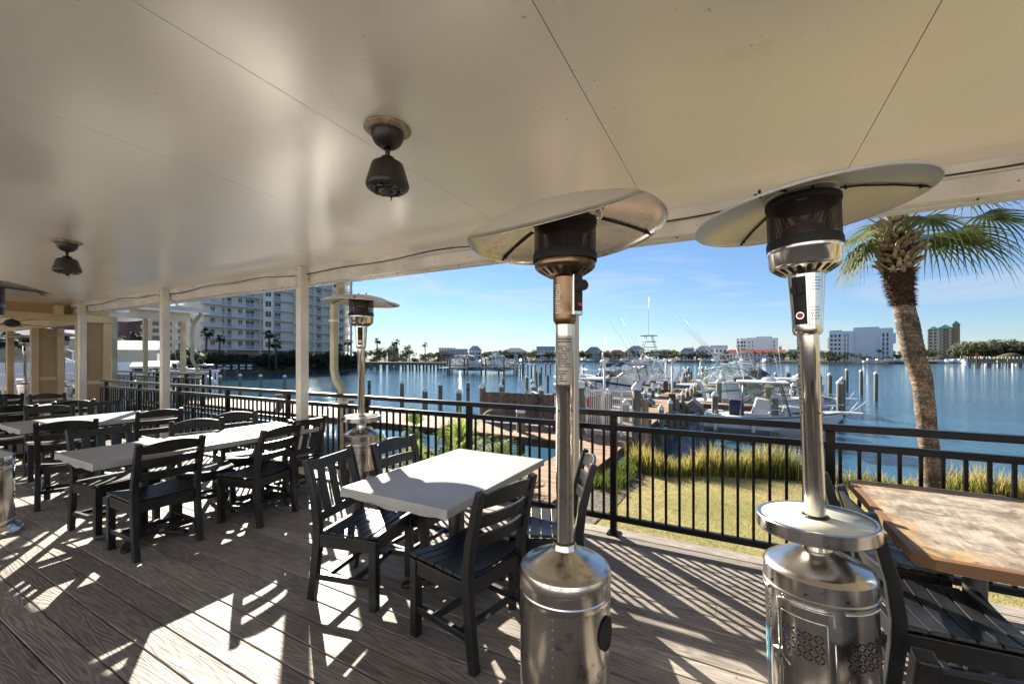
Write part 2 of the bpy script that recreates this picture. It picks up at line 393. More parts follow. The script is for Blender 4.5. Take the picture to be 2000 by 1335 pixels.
def water_mat():
    m, nt, b, out = new_mat('bay_water')
    tc = nt.nodes.new('ShaderNodeTexCoord')
    def mp(s, rz=0):
        k = nt.nodes.new('ShaderNodeMapping'); k.inputs['Scale'].default_value = s; k.inputs['Rotation'].default_value = (0, 0, rz)
        nt.links.new(tc.outputs['Object'], k.inputs[0]); return k.outputs[0]
    n1 = noise(nt, mp((1.0, 2.4, 1), .5), 1.3, 5, .62, .3)
    n2 = noise(nt, mp((1, 1.4, 1), .2), .16, 4, .6)
    n3 = noise(nt, mp((1, 3.5, 1), .45), .035, 3, .6)
    c = mixc(nt, ramp(nt, n3, [(.4, 0), (.62, 1)]), (.018, .068, .115), (.03, .10, .16))
    nt.links.new(c, b.inputs['Base Color']); b.inputs['IOR'].default_value = 1.33
    nt.links.new(mathn(nt, 'ADD', mathn(nt, 'MULTIPLY', n3, .03), .02), b.inputs['Roughness'])
    n4 = noise(nt, mp((1.0, 2.2, 1), -.25), 4.6, 3, .6, .4)
    h = mathn(nt, 'ADD', mathn(nt, 'MULTIPLY', n4, .04), mathn(nt, 'ADD', mathn(nt, 'MULTIPLY', n1, .15), mathn(nt, 'MULTIPLY', n2, .08)))
    bump(nt, b, h, 1.0, .30); return m
M['water'] = water_mat()
# ================================================================== DECK, CEILING, COLUMNS
RAILY = 3.62
d = MB(); y = 3.735; bw = .1385
rnd = random.Random(5)
while y > -3.6:
    xs = -27 - rnd.uniform(0, 3)
    while xs < 5:
        L = rnd.choice([3.66, 4.88, 4.88, 6.1])
        x1 = min(xs + L, 5)
        dz = rnd.uniform(-.0012, .0012)
        c = .004
        y0, y1 = y - bw, y
        # board with eased edges
        vs = [(xs + .0015, y0, -.03), (xs + .0015, y0, -c), (xs + .0015, y0 + c, dz), (xs + .0015, y1 - c, dz), (xs + .0015, y1, -c), (xs + .0015, y1, -.03)]
        vs += [(x1 - .0015, a[1], a[2]) for a in vs]
        d.add(vs, [(i, i + 1, i + 7, i + 6) for i in range(5)] + [(0, 6, 11, 5), tuple(range(5, -1, -1)), tuple(range(6, 12))])
        xs += L
    y -= bw + .005
dk = struct(d, 'deck_floor', 'deck'); 
u = MB()
for k in range(-66, 13): u.bx(k * .406 - .019, k * .406 + .019, -3.5, 3.70, -.27, -.034)
u.bx(-27, 5, 3.702, 3.737, -.27, -.036)
o = u.build('deck_frame', 'dock_side'); o['kind'] = 'structure'
# nail heads are in the boards
n = MB()
for k in range(-40, 13):
    yy = 3.735 - bw / 2
    while yy > .3:
        for s in (-.042, .042):
            x = k * .406 + rnd.uniform(-.006, .006); n.lathe([(.0035, 0), (.0001, .0012)], 6, (x, yy + s, .0014))
        yy -= bw + .005
o = n.build('deck_screws', 'ink'); o['kind'] = 'structure'

def cz(y): return 2.68 + .0216 * (3.5 - y)
seam = .0038; X0, X1 = -12.9, 6.4
c = MB(); c2 = MB(); xs = [X0]; k = .595 - 1.2 * 11
while k < X1:
    if k > X0: xs.append(k)
    k += 1.2
xs.append(X1)
for a, b in zip(xs[:-1], xs[1:]):
    a += seam / 2; b -= seam / 2
    for (ya, yb) in ((-1.3, 3.47),):
        c.add([(a, ya, cz(ya)), (b, ya, cz(ya)), (b, yb, cz(yb)), (a, yb, cz(yb)),
               (a, ya, cz(ya) + .01), (b, ya, cz(ya) + .01), (b, yb, cz(yb) + .01), (a, yb, cz(yb) + .01)],
              [(0, 3, 2, 1), (4, 5, 6, 7), (0, 1, 5, 4), (1, 2, 6, 5), (2, 3, 7, 6), (3, 0, 4, 7)])
struct(c, 'ceiling', 'ceiling')
c = MB(); c.add([(X0, -1.3, cz(-1.3) + .014), (X1, -1.3, cz(-1.3) + .014), (X1, 3.62, cz(3.62) + .014), (X0, 3.62, cz(3.62) + .014),
                 (X0, -1.3, cz(-1.3) + .11), (X1, -1.3, cz(-1.3) + .11), (X1, 3.62, cz(3.62) + .11), (X0, 3.62, cz(3.62) + .11)],
                [(0, 3, 2, 1), (4, 5, 6, 7), (0, 1, 5, 4), (1, 2, 6, 5), (2, 3, 7, 6), (3, 0, 4, 7)])
struct(c, 'roof', 'gutter')
# unseen white wall added behind the camera to bounce sunlight onto the ceiling
w = MB(); w.bx(-34, 14, -10.2, -10, -1, 5.5)
struct(w, 'bounce_wall', 'stucco_white')
g_ = MB(); g_.bx(-34, 14, -10, -3.62, -.2, -.05); struct(g_, 'bounce_ground', 'patio')  # unseen pale ground, added to throw light up under the roof
w = MB()
for k in range(8): w.bx(-30 + k * 5.2, -28.2 + k * 5.2, -10, -9.95, .1, 2.4)
struct(w, 'dark_reflection_panel', 'glass')  # unseen dark panels added to vary what the steel heaters reflect
# edge beam
t = thing('roof_beam', 'long cream beam along the open edge of the ceiling', 'beam', (0, 3.5, 2.48))
b = MB(); b.bx(X0, X1, -.03, .03, 0, .205); b.build('beam', 'post_white', t, bevel=.003)
b = MB(); b.bx(X0, X1, -.055, -.032, .125, .203); b.bx(X0, X1, -.05, -.0325, .0, .012); b.build('ledge', 'post_white', t, bevel=.003)
b = MB(); b.bx(X0, X1, .033, .13, -.012, .15); b.build('gutter', 'gutter', t, bevel=.004)
b = MB()
x = X0 + .3
while x < X1: 
    b.tube([(x, .01, -.010), (x, .01, .004)], .006, 6); b.tube([(x + .15, -.037, .06), (x + .15, -.029, .06)], .004, 6); x += .42
b.build('screw', 'rubber', t)
pts = []; x = X0 + .2
while x < X1: pts.append((x, 3.436 + .004 * math.sin(x * 3), 2.615 + .018 * math.sin(x * 1.7) + .012 * math.sin(x * 4.1))); x += .12
for p in list(pts): pass
cab = MB().tube(pts, .006, 6).build('cable', 'cable'); tag(cab, 'thin dark cable sagging along the cream roof beam', 'cable')
# columns
def mk_col():
    t = thing('support_column', '', 'column')
    b = MB(); b.bx(-.05, .05, -.056, .056, 0, 2.68); b.build('shaft', 'post_white', t, bevel=.004)
    b = MB(); b.bx(-.051, -.0335, -.062, -.0565, 2.40, 2.678); b.bx(-.0335, .051, -.058, -.0565, 2.40, 2.678); b.build('bracket', 'post_white', t)
    b = MB(); 
    for z in (2.44, 2.55, 2.64): b.tube([(-.03, -.066, z), (-.03, -.05, z)], .006, 8)
    b.build('bolt', 'rubber', t); return t
PC = Proto(mk_col)
PC.use((-1.257, 3.40, 0), 0, 'cream column standing right behind the nearest rust-spotted heater pole', 'cream columns holding up the roof edge')
PC.use((-4.87, 3.40, 0), 0, 'cream column beside the long white downspout, in front of the railing', 'cream columns holding up the roof edge')
PC.use((-8.48, 3.40, 0), 0, 'cream column at the far end of the second white table row', 'cream columns holding up the roof edge')
PC.use((-12.05, 3.40, 0), 0, 'cream column against the tan pavilion posts where the ceiling ends', 'cream columns holding up the roof edge')
PC.use((2.35, 3.40, 0), 0, 'cream column past the weathered wooden table, outside the right edge', 'cream columns holding up the roof edge')
# downspout
t = thing('downspout', 'mildewed white S-bent downspout beside the cream column', 'downspout', (-4.72, 3.74, 0))
b = MB(); b.sweep([(.28, -.12, 2.49), (.26, -.10, 2.44), (.16, -.04, 2.36), (.05, -.01, 2.28), (.02, 0, 2.15), (.02, 0, 1.36), (.06, 0, 1.24), (.16, 0, 1.12), (.18, 0, 1.02)], (0, 1, 0), .075, .085); b.build('upper_pipe', 'post_dirty', t, bevel=.01)
b = MB(); b.bx(.135, .225, -.045, .045, -.6, 1.03); b.build('lower_pipe', 'post_dirty', t, bevel=.008)
b = MB(); b.bx(-.03, .07, -.044, .044, 2.0, 2.03); b.build('strap', 'post_white', t); b = MB(); b.bx(.128, .232, -.05, .05, .93, .96); b.build('strap', 'post_white', t)

# ================================================================== RAILINGS
def railing(name, label, x0, x1, y, posts, nstuff=0, phase=0., z0=0., along='X'):
    L = x1 - x0
    t = thing(name, label, 'railing', (x0, y, z0) if along == 'X' else (y, x0, z0), 0 if along == 'X' else rad(90))
    b = MB(); b.bx(0, L, -.032, .032, 1.022, 1.07); b.build('top_rail', 'blackmetal', t, bevel=.006)
    b = MB(); b.bx(0, L, -.023, .023, .898, .945); b.build('mid_rail', 'blackmetal', t, bevel=.005)
    b = MB(); b.bx(0, L, -.023, .023, .115, .162); b.build('bottom_rail', 'blackmetal', t, bevel=.005)
    me = None
    for p in posts:
        b = MB(); b.bx(-.027, .027, -.0275, .0275, 0, 1.021); b.bx(-.055, .055, -.055, .055, .001, .012)
        if me is None: o = b.build('post', 'blackmetal', t, (p - x0, 0, 0), bevel=.004); me = o
        else: o = me.copy(); COL.objects.link(o); o.parent = t; o.location = (p - x0, 0, 0)
    xs = []; x = x0 + phase
    while x < x1:
        if min(abs(x - p) for p in posts) > .045: xs.append(x)
        x += .1038
    first = None; xs.sort(reverse=True)
    xs.sort(key=lambda q: abs(q - (-.3)) if along == 'X' else q)
    for x in xs[:100]:
        if first is None:
            first = MB(); first.bx(-.0095, .0095, -.0095, .0095, .161, .899); first = first.build('baluster', 'blackmetal', t, (x - x0, 0, 0)); continue
        o = first.copy(); COL.objects.link(o); o.parent = t; o.location = (x - x0, 0, 0)
    if xs[100:]:
        b = MB()
        for x in xs[100:]: b.bx(x - x0 - .0095, x - x0 + .0095, -.0095, .0095, .161, .899)
        o = b.build('far_balusters', 'blackmetal', t); o['kind'] = 'stuff'
    return t
posts = [-.949 - 1.5155 * k for k in range(-1, 8)]
railing('deck_railing', 'black metal railing with two top rails along the whole deck edge', -11.85, 1.95, RAILY, posts, phase=(-.829 - 8 * .1038 * 0 + 11.85) % .1038)
railing('deck_railing', 'black railing of the walkway behind the far left end of the deck railing', -21.5, -13.2, 6.2, [-21.4, -19.6, -17.8, -16.0, -14.2, -13.25])
railing('deck_railing', 'short black railing end by the far canopy downspout', -22.0, -17.6, 8.5, [-21.9, -19.8, -17.65])
railing('deck_railing', 'lower black railing of the boardwalk seen through the deck railing on the left', -15.5, -7.0, 5.3, [-15.4, -13.6, -11.8, -10.0, -8.2, -7.05], z0=-.75)

# ================================================================== CHAIRS
def mk_chair(kind):
    t = thing('dining_chair', '', 'chair')
    pm_ = 'plaswood'
    for s in (-1, 1):
        b = MB(); b.bx(.165, .215, s * .21 - .024, s * .21 + .024, 0, .425); b.build('front_leg', pm_, t, bevel=.004)
        b = MB(); b.sweep([(-.262, s * .21, 0), (-.24, s * .21, .15), (-.218, s * .21, .36), (-.215, s * .21, .47), (-.235, s * .21, .62), (-.275, s * .21, .78), (-.305, s * .21, .885)], (0, 1, 0), .042, [.05, .052, .055, .055, .05, .045, .04])
        b.build('back_post', pm_, t, bevel=.006)
        b = MB(); b.bx(-.19, .164, s * .213 - .014, s * .213 + .014, .345, .425); b.build('side_apron', pm_, t, bevel=.003)
        b = MB(); b.bx(-.222, .166, s * .21 - .013, s * .21 + .013, .135, .172); b.build('side_stretcher', pm_, t, bevel=.003)
    b = MB(); b.bx(.178, .202, -.186, .186, .345, .425); b.build('cross_apron', pm_, t, bevel=.003)
    b = MB(); b.bx(-.225, -.201, -.188, .188, .35, .425); b.build('cross_apron', pm_, t, bevel=.003)
    for x in (.04, -.16):
        b = MB(); b.bx(x - .013, x + .013, -.196, .196, .138, .170); ob = b.build('cross_stretcher', pm_, t, bevel=.003)
    bd = MB(); vs = [(0, 0, 0)] ; n_ = 16
    vs = [(-.1735, .02 + .022 * math.cos(2 * math.pi * k / n_), .154 + .012 * math.sin(2 * math.pi * k / n_)) for k in range(n_)]
    bd.add(vs, [tuple(reversed(range(n_)))]); 
    vs = [(-.1755, a[1], a[2]) for a in vs]; bd.add(vs, [tuple(range(n_)), tuple(reversed(range(n_)))]); bd.build('badge', 'sticker', ob)
    b = MB(); n_ = 7 if kind == 'V' else 6; pitch = .42 / n_; 
    for k in range(n_):
        xc = -.195 + pitch * (k + .5)
        w_ = pitch - .007
        if kind == 'V':
            def zz(x): q = (x + .02) / .22; return .425 + .020 * q * q + (.006 if x > .15 else 0) * -1
            b.sweep([(xc, -.215 + .43 * j, zz(xc)) for j in (0, 1)], (1, 0, (zz(xc + .01) - zz(xc - .01)) / .02), w_, .018)
        else:
            b.sweep([(xc, -.228 + .456 * j / 12, .447 - .022 * (1 - ((j - 6) / 6) ** 2) ) for j in range(13)], (1, 0, 0), w_, .018)
    b.build('seat', pm_, t, bevel=.003)
    def bk(z): # x of the back plane at height z
        for (z0, x0), (z1, x1) in (((.47, -.215), (.62, -.235)), ((.62, -.235), (.78, -.275)), ((.78, -.275), (.9, -.31))):
            if z <= z1: return x0 + (x1 - x0) * (z - z0) / (z1 - z0)
        return -.31
    if kind == 'V':
        for zc, h in ((.835, .062), (.515, .055)):
            b = MB(); b.sweep([(bk(zc) , -.192, zc), (bk(zc), .192, zc)], (-.28, 0, 1), h, .024); b.build('back_rail', pm_, t, bevel=.003)
        for yy in (-.105, 0, .105):
            b = MB(); b.sweep([(bk(z) - .012 * math.sin((z - .53) / .28 * math.pi), yy, z) for z in (.53, .6, .67, .74, .81)], (0, 1, 0), .062, .014); b.build('back_slat', pm_, t, bevel=.002)
    else:
        for zc, h in ((.62, .066), (.725, .066)):
            b = MB()
            b.sweep([(bk(zc) - .028 * (1 - ((j - 5) / 5) ** 2), -.192 + .384 * j / 10, zc) for j in range(11)], (-.22, 0, 1), h, .018); b.build('back_slat', pm_, t, bevel=.003)
        b = MB(); n_ = 14; vs = []
        for j in range(n_ + 1):
            q = (j - n_ / 2) / (n_ / 2); yy = .192 * q; xx = -.028 * (1 - q * q)
            zb, zt = .795, .858 + .032 * (1 - q * q)
            for (z, s_) in ((zb, -1), (zb, 1), (zt, 1), (zt, -1)): vs.append((bk(z) + xx + s_ * .010, yy, z))
        fs = [(0, 1, 2, 3), tuple(4 * n_ + k for k in (3, 2, 1, 0))]
        for i in range(n_):
            for k in range(4): a = 4 * i + k; c_ = 4 * i + (k + 1) % 4; fs.append((a, a + 4, c_ + 4, c_))
        b.add(vs, fs); b.build('top_rail', pm_, t, bevel=.003)
    return t
CV = Proto(lambda: mk_chair('V')); CL = Proto(lambda: mk_chair('L'))
NEAR = 'black slatted chairs around the deck tables'
def chair(k, x, y, deg, label): return (CV if k == 'V' else CL).use((x, y, .0015), rad(deg), label, NEAR)
chair('V', -2.17, 1.99, 13, 'black chair with vertical back slats on the near left of the small white table')
chair('L', -1.34, 1.95, 169, 'black ladder-back chair seen from behind at the front corner of the small white table')
chair('L', -2.10, 2.47, 0, 'black ladder-back chair at the small white table in front of the shelf heater')
chair('L', -1.13, 2.52, 205, 'black ladder-back chair half hidden behind the rust-spotted heater pole')
chair('L', -4.22, 1.62, 180, 'black ladder-back chair nearest on the aisle side of the long white table')
chair('V', -4.97, 1.63, 5, 'black chair with vertical slats facing the nearest end of the long white table')
chair('L', -4.66, 2.18, -16, 'middle arched-back chair on the far side of the long white table')
chair('L', -4.92, 2.70, -14, 'arched-back chair at the railing end on the far side of the long white table')
chair('L', -4.08, 2.37, 193, 'black ladder-back chair in the middle of the aisle side of the long white table')
chair('V', -4.37, 2.90, 182, 'black chair with vertical slats beside the column at the end of the long white table')
chair('L', -6.30, 1.70, 158, 'black ladder-back chair seen from behind at the second white table')
chair('L', -6.60, 2.52, 172, 'black ladder-back chair at the railing end of the second white table')
chair('V', -8.12, 2.56, 0, 'black vertical-slat chair behind the second white table, closest to the railing')
chair('L', -7.80, 1.93, -8, 'black ladder-back chair on the far side of the second white table, near its left end')
chair('L', -8.85, 1.74, 180, 'black ladder-back chair at the third white table, at the left edge of the photo')
chair('L', -9.05, 2.38, 180, 'black ladder-back chair at the third white table beside the second table row')
chair('L', -10.5, 1.9, 0, 'black ladder-back chair on the far side of the third white table, left one')
chair('L', -10.5, 2.6, 0, 'black ladder-back chair on the far side of the third white table, right one')
chair('L', -11.6, 2.2, 180, 'black ladder-back chair in front of the tan pavilion posts')
chair('L', .775, 2.47, 4, 'black curved-slat chair pushed under the weathered wooden table, nearest seat')
chair('L', .73, 3.11, 0, 'black curved-slat chair at the weathered wooden table, next to the railing')
chair('L', .56, 1.54, 92, 'black chair cut off by the bottom right corner, back edge in front of the lens')

# ================================================================== TABLES
def pedestal(t, x, y, h):
    b = MB(); b.tube([(x, y, .05), (x, y, h)], .042, 24); b.lathe([(.07, 0), (.07, .03), (.045, .045)], 24, (x, y, .05)); b.lathe([(.043, 0), (.09, .02), (.09, .028)], 24, (x, y, h - .03)); b.build('pedestal', 'castiron', t)
    b = MB()
    for a in (rad(38), rad(142), rad(218), rad(322)):
        dx, dy = math.cos(a), math.sin(a)
        b.sweep([(x + dx * r, y + dy * r, z) for r, z in ((.03, .062), (.14, .05), (.26, .034), (.33, .022), (.352, .014))], (-dy, dx, 0), [.085, .08, .07, .066, .03], [.05, .045, .034, .03, .018])
    b.build('foot', 'castiron', t, bevel=.008)
def white_table(x0, x1, y0, y1, label, rz=0):
    cx, cy = (x0 + x1) / 2, (y0 + y1) / 2; hx, hy = (x1 - x0) / 2, (y1 - y0) / 2
    t = thing('dining_table', label, 'table', (cx, cy, .0015), rz, 'tables under white covers')
    b = MB(); b.bx(-hx, hx, -hy, hy, .712, .76); b.build('covered_top', 'cloth', t, bevel=.006)
    f = MB()
    for sx in (-1, 1):
        for sy in (-1, 1):  # folded corner flaps
            f.add([(sx * (hx - .002), sy * (hy + .0015), .757), (sx * (hx - .09), sy * (hy + .0015), .713), (sx * (hx - .002), sy * (hy + .004), .706)], [(0, 1, 2) if sx * sy < 0 else (2, 1, 0)])
    vs = []; nn = 24
    for j in range(nn + 1):  # sagging underside hem
        q = j / nn; vs += [(-hx + .03 + (2 * hx - .06) * q, -hy + .02, .712), (-hx + .03 + (2 * hx - .06) * q, -hy + .02, .705 - .018 * math.sin(q * math.pi) * (1 + .4 * math.sin(q * 17)))]
    f.add(vs, [(2 * j, 2 * j + 2, 2 * j + 3, 2 * j + 1) for j in range(nn)])
    f.build('cover_fold', 'cloth', t)
    b = MB(); b.bx(-hx + .06, hx - .06, -hy + .08, hy - .08, .69, .7115); b.build('underframe', 'castiron', t)
    if hy > .75:
        pedestal(t, 0, -hy + .42, .69); pedestal(t, 0, hy - .42, .69)
    else: pedestal(t, 0, 0, .69)
    return t
white_table(-2.08, -1.29, 1.70, 2.90, 'small white covered table with the diagonal heater shadow on it')
white_table(-4.86, -4.08, 1.21, 3.05, 'long white covered table ringed by six chairs')
white_table(-7.62, -6.72, 1.42, 2.80, 'white covered table behind the long one, in front of the bare column')
white_table(-10.1, -9.3, 1.5, 2.9, 'white covered table in the third row at the left edge')
white_table(-12.5, -11.9, 1.0, 2.5, 'white covered table in the far row by the tan posts')
t = thing('wooden_table', 'weathered varnished wooden table with clipped corners at the right edge', 'table', (.985, 2.77, .0015))
hx, hy, k = .37, .59, .055
poly = lambda e: [(-hx + k - e, -hy - e), (hx - k + e, -hy - e), (hx + e, -hy + k - e), (hx + e, hy - k + e), (hx - k + e, hy + e), (-hx + k - e, hy + e), (-hx - e, hy - k + e), (-hx - e, -hy + k - e)]
b = MB(); b.prism(poly(-.022), .722, .7585); b.build('table_top', 'tabletop', t, bevel=.002)
b = MB(); o_ = poly(.004); i_ = poly(-.0225)
for j in range(8):
    j2 = (j + 1) % 8
    b.add([(*o_[j], .716), (*o_[j2], .716), (*i_[j2], .716), (*i_[j], .716), (*o_[j], .7585), (*o_[j2], .7585), (*i_[j2], .7605), (*i_[j], .7605)],
          [(3, 2, 1, 0), (4, 5, 6, 7), (0, 1, 5, 4), (2, 3, 7, 6), (1, 2, 6, 5), (3, 0, 4, 7)])
b.build('edge_band', 'varnish', t)
b = MB(); b.prism(poly(-.06), .69, .7155); b.build('under_board', 'tabletop', t)
pedestal(t, 0, 0, .69)

# ================================================================== PATIO HEATERS
def dish(R0, h, fold=None, seg=72, rings=14, z0=0):
    """thin dished reflector; fold=(a0, ang) bends the part beyond a0 (towards -Y) down"""
    vs = []
    def P(r, a, off):
        x, y = r * math.cos(a), r * math.sin(a)
        z = h * (1 - (r / R0) ** 2) - off + (.007 if r > R0 - .006 else 0) * -1
        if fold:
            a0, ang = fold; e = -y - a0 - .30 * x
            if e > 0: 
                y = y + e - e * math.cos(ang); z = z - e * math.sin(ang)
            lift = max(0, 1 - abs(e) / .10) * .006; z += lift
        return (x, y, z + z0)
    for off in (0, .003):
        for i in range(rings + 1):
            r = R0 * (i / rings) ** .8 if i else .001
            for k in range(seg): vs.append(P(r, 2 * math.pi * k / seg, off))
    top = [((i * seg + k), (i * seg + (k + 1) % seg), ((i + 1) * seg + (k + 1) % seg), ((i + 1) * seg + k)) for i in range(rings) for k in range(seg)]
    o = (rings + 1) * seg
    bot = [(d_ + o, c_ + o, b_ + o, a_ + o) for a_, b_, c_, d_ in top]
    e = rings * seg
    rim = [(e + k, o + e + k, o + e + (k + 1) % seg, e + (k + 1) % seg) for k in range(seg)]
    return vs, top, bot, rim
def fake_text(mb, surf, u0, u1, v0, v1, rows, dens=.75, seedv=1):
    """rows of tiny dashes standing for unreadable small print; surf(u,v,off)->point"""
    r = random.Random(seedv); hgt = (v1 - v0) / rows
    for j in range(rows):
        v = v1 - hgt * (j + .5); u = u0
        end = u0 + (u1 - u0) * (r.uniform(.6, 1))
        while u < end:
            w_ = r.uniform(.06, .2) * (u1 - u0)
            e = min(u + w_, end)
            if r.random() < dens:
                q = [surf(a, b_, .0009) for a, b_ in ((u, v - hgt * .25), (e, v - hgt * .25), (e, v + hgt * .25), (u, v + hgt * .25))]
                mb.add(q, [(0, 1, 2, 3)])
            u = e + .03 * (u1 - u0)
def cyl_surf(rf, seg_off=0):
    def s(u, z, off=0): # u = angle in radians, 0 faces -Y, positive to +X
        r = (rf(z) if callable(rf) else rf) + off
        return (r * math.sin(u), -r * math.cos(u), z)
    return s
def patch(mb, surf, u0, u1, v0, v1, off, n=12):
    vs = []
    for j in range(n + 1):
        u = u0 + (u1 - u0) * j / n; vs += [surf(u, v0, off), surf(u, v1, off)]
    mb.add(vs, [(2 * j, 2 * j + 2, 2 * j + 3, 2 * j + 1) for j in range(n)], True)
def mk_heater(style, label, loc, rz, shelf=True, tilt=(0, 0), lean=(0, 0), grp=None):
    t = thing('patio_heater', label, 'patio heater', loc, rz, grp)
    t.rotation_euler = (lean[0], lean[1], rz)
    body = {'rust': 'steel_rusty', 'door': 'steel', 'far': 'steel', 'shiny': 'steel_shiny'}[style]
    r = .185
    b = MB(); b.lathe([(.236, 0), (.238, .022), (.225, .045), (.20, .06), (r + .002, .075)], 56); b.build('base_ring', body, t)
    b = MB(); hb = .56 if style in ('rust', 'shiny') else .62; b.lathe([(r, .07), (r, .10), (r + .003, .103), (r + .003, .112), (r, .115), (r, hb)], 64); bd = b.build('tank_cover', body, t, auto=24)
    rr = lambda z: r
    S = cyl_surf(r)
    if style in ('rust', 'shiny'):
        b = MB(); b.lathe([(r + .001, .56), (r + .003, .565), (r + .003, .585), (r + .0005, .59), (r + .001, .625), (r + .004, .63), (r + .004, .655), (r - .002, .672), (r - .018, .684), (r - .034, .687), (.10, .716), (.052, .742), (.046, .762), (.042, .766)], 64); b.build('cone_lid', body, t, auto=24)
        if style == 'rust':
            b = MB()
            for z in [.12 + .035 * k for k in range(13)]: b.lathe([(.003, 0), (.002, .0016), (.0001, .002)], 8, (0, 0, 0)) if 0 else b.box(S(-.25, z, .001), (.006, .003, .006), -.25)
            b.build('rivet', 'steel', bd)
            b = MB(); patch(b, S, .72, 1.05, .17, .33, .0008); st = b.build('warning_label', 'sticker', bd)
            b = MB(); fake_text(b, S, .74, 1.03, .18, .32, 16, .85, 4); b.build('label_print', 'castgrey', st)
            b = MB(); n_ = 28
            vs = [S(1.02 + .24 * math.cos(a), .46 + .06 * math.sin(a), .0055) for a in [2 * math.pi * q / n_ for q in range(n_)]]; b.add(vs, [tuple(range(n_))]); b.build('grip_hole', 'blackgap', bd)
            b = MB(); ring = [S(1.02 + .245 * math.cos(a), .46 + .061 * math.sin(a), .006) for a in [2 * math.pi * q / n_ for q in range(n_ + 1)]]; b.tube(ring, .004, 6); b.build('grip_rim', 'rubber', bd)
    else:
        b = MB(); b.lathe([(r + .003, .62), (r + .007, .625), (r + .007, .632), (r + .003, .637), (r + .003, .695), (r - .004, .706), (r - .018, .716), (.115, .742), (.066, .766), (.054, .77), (.050, .80)], 64); lid = b.build('cone_lid', body, t, auto=24)
        for a in [-2.4, -1.6, -.75, -.05, .62, 1.4, 2.2]: MB().tube([S(a, .655, .002), S(a, .655, .007)], .005, 8).build('screw', 'darksteel', lid)
        # door
        b = MB(); patch(b, S, -.62, .40, .10, .60, .0028, 20)
        e_ = [S(-.62 + 1.02 * q / 20, .60, .0028) for q in range(21)]; b.tube(e_, .0025, 6)
        b.tube([S(-.62, .10, .0028), S(-.62, .60, .0028)], .0025, 6); b.tube([S(.40, .10, .0028), S(.40, .60, .0028)], .0025, 6)
        door = b.build('door', body, t)
        b = MB(); e_ = [S(-.54 + .82 * q / 20, .56, .0034) for q in range(21)]; b.tube([S(-.54, .12, .0034)] + e_ + [S(.28, .12, .0034)], .0022, 6); b.build('door_panel_rib', body, door)
        b = MB()
        for a, z in ((.43, .53), (.43, .20)): b.box(S(a, z, .004), (.03, .004, .06), a); 
        b.build('hinge', body, door)
        b = MB(); b.sweep([S(-.66, .375, .012), S(-.58, .365, .016), S(-.46, .345, .02)], (0, 0, 1), .014, .006); b.box(S(-.66, .375, .006), (.02, .012, .05), -.66); b.build('latch', 'chrome', door)
        b = MB()
        for a0, a1 in ((-.5, .30), (.58, 1.5), (-2.2, -.9)): b.tube([S(a0 + (a1 - a0) * q / 14, .608 - .0 * q, .003) for q in range(15)], .0045, 6)
        b.build('handle_bead', body, bd)
        b = MB()
        def slit(a, z, ang, ln=.020, w_=.0055, off=.0036):
            dx, dz = math.cos(ang) * ln / 2, math.sin(ang) * ln / 2; ex, ez = -math.sin(ang) * w_ / 2, math.cos(ang) * w_ / 2
            b.add([S(a + (sx * dx + sy * ex) / r, z + sx * dz + sy * ez, off) for sx, sy in ((-1, -1), (1, -1), (1, 1), (-1, 1))], [(0, 1, 2, 3)])
        def pattern(a0, na, z0, nz, off):
            for i in range(na):
                for j in range(nz):
                    a = a0 + i * .036 / r; z = z0 + j * .036
                    for sx, sz in ((-1, -1), (1, 1)): slit(a + sx * .009 / r, z + sz * .009, rad(-45), .017, .0045, off)
                    for sx, sz in ((-1, 1), (1, -1)): slit(a + sx * .009 / r, z + sz * .009, rad(45), .017, .0045, off)
                    slit(a, z, 0, .004, .004, off)
        pattern(-.44, 4, .43, 3, .0036)
        b.build('vent_slots', 'blackgap', door)
        b = MB()
        pattern(.68, 4, .42, 3, .0012); pattern(-1.35, 3, .46, 4, .0012); b.build('vent_slots', 'blackgap', bd)
        if style == 'door':
            b = MB(); patch(b, S, -1.36, -.98, .02 + .08, .43, .0012); st = b.build('blue_label', 'blue_label', bd)
            b = MB(); 
            for q in range(7):
                z = .405 - .04 * q
                b.add([S(-1.30, z, .002), S(-1.12, z - .012, .002), S(-1.12, z - .018, .002), S(-1.30, z - .008, .002)], [(0, 3, 2, 1)])
                b.add([S(-1.30, z, .002), S(-1.27, z, .002), S(-1.16, z - .03, .002), S(-1.19, z - .03, .002)], [(0, 3, 2, 1)])
            b.build('label_print', 'white_print', st)
        else:
            b = MB(); patch(b, S, .12, .78, .10, .33, .0034); st = b.build('dark_label', 'navy_label', bd)
            b = MB(); fake_text(b, lambda u_, v_, o_: S(u_, v_, .0046), .24, .72, .225, .275, 3, .9, 9); fake_text(b, lambda u_, v_, o_: S(u_, v_, .0046), .2, .74, .13, .20, 5, .7, 3)
            for q in range(4): 
                a = q * math.pi / 2; b.add([S(.36 + .05 * math.cos(a), .29 + .009 * math.sin(a), .0046), S(.36 + .05 * math.cos(a + 1.57), .29 + .009 * math.sin(a + 1.57), .0046), S(.36 + .02 * math.cos(a + .78), .29 + .004 * math.sin(a + .78), .0046)], [(0, 1, 2)])
            b.build('label_print', 'white_print', st)
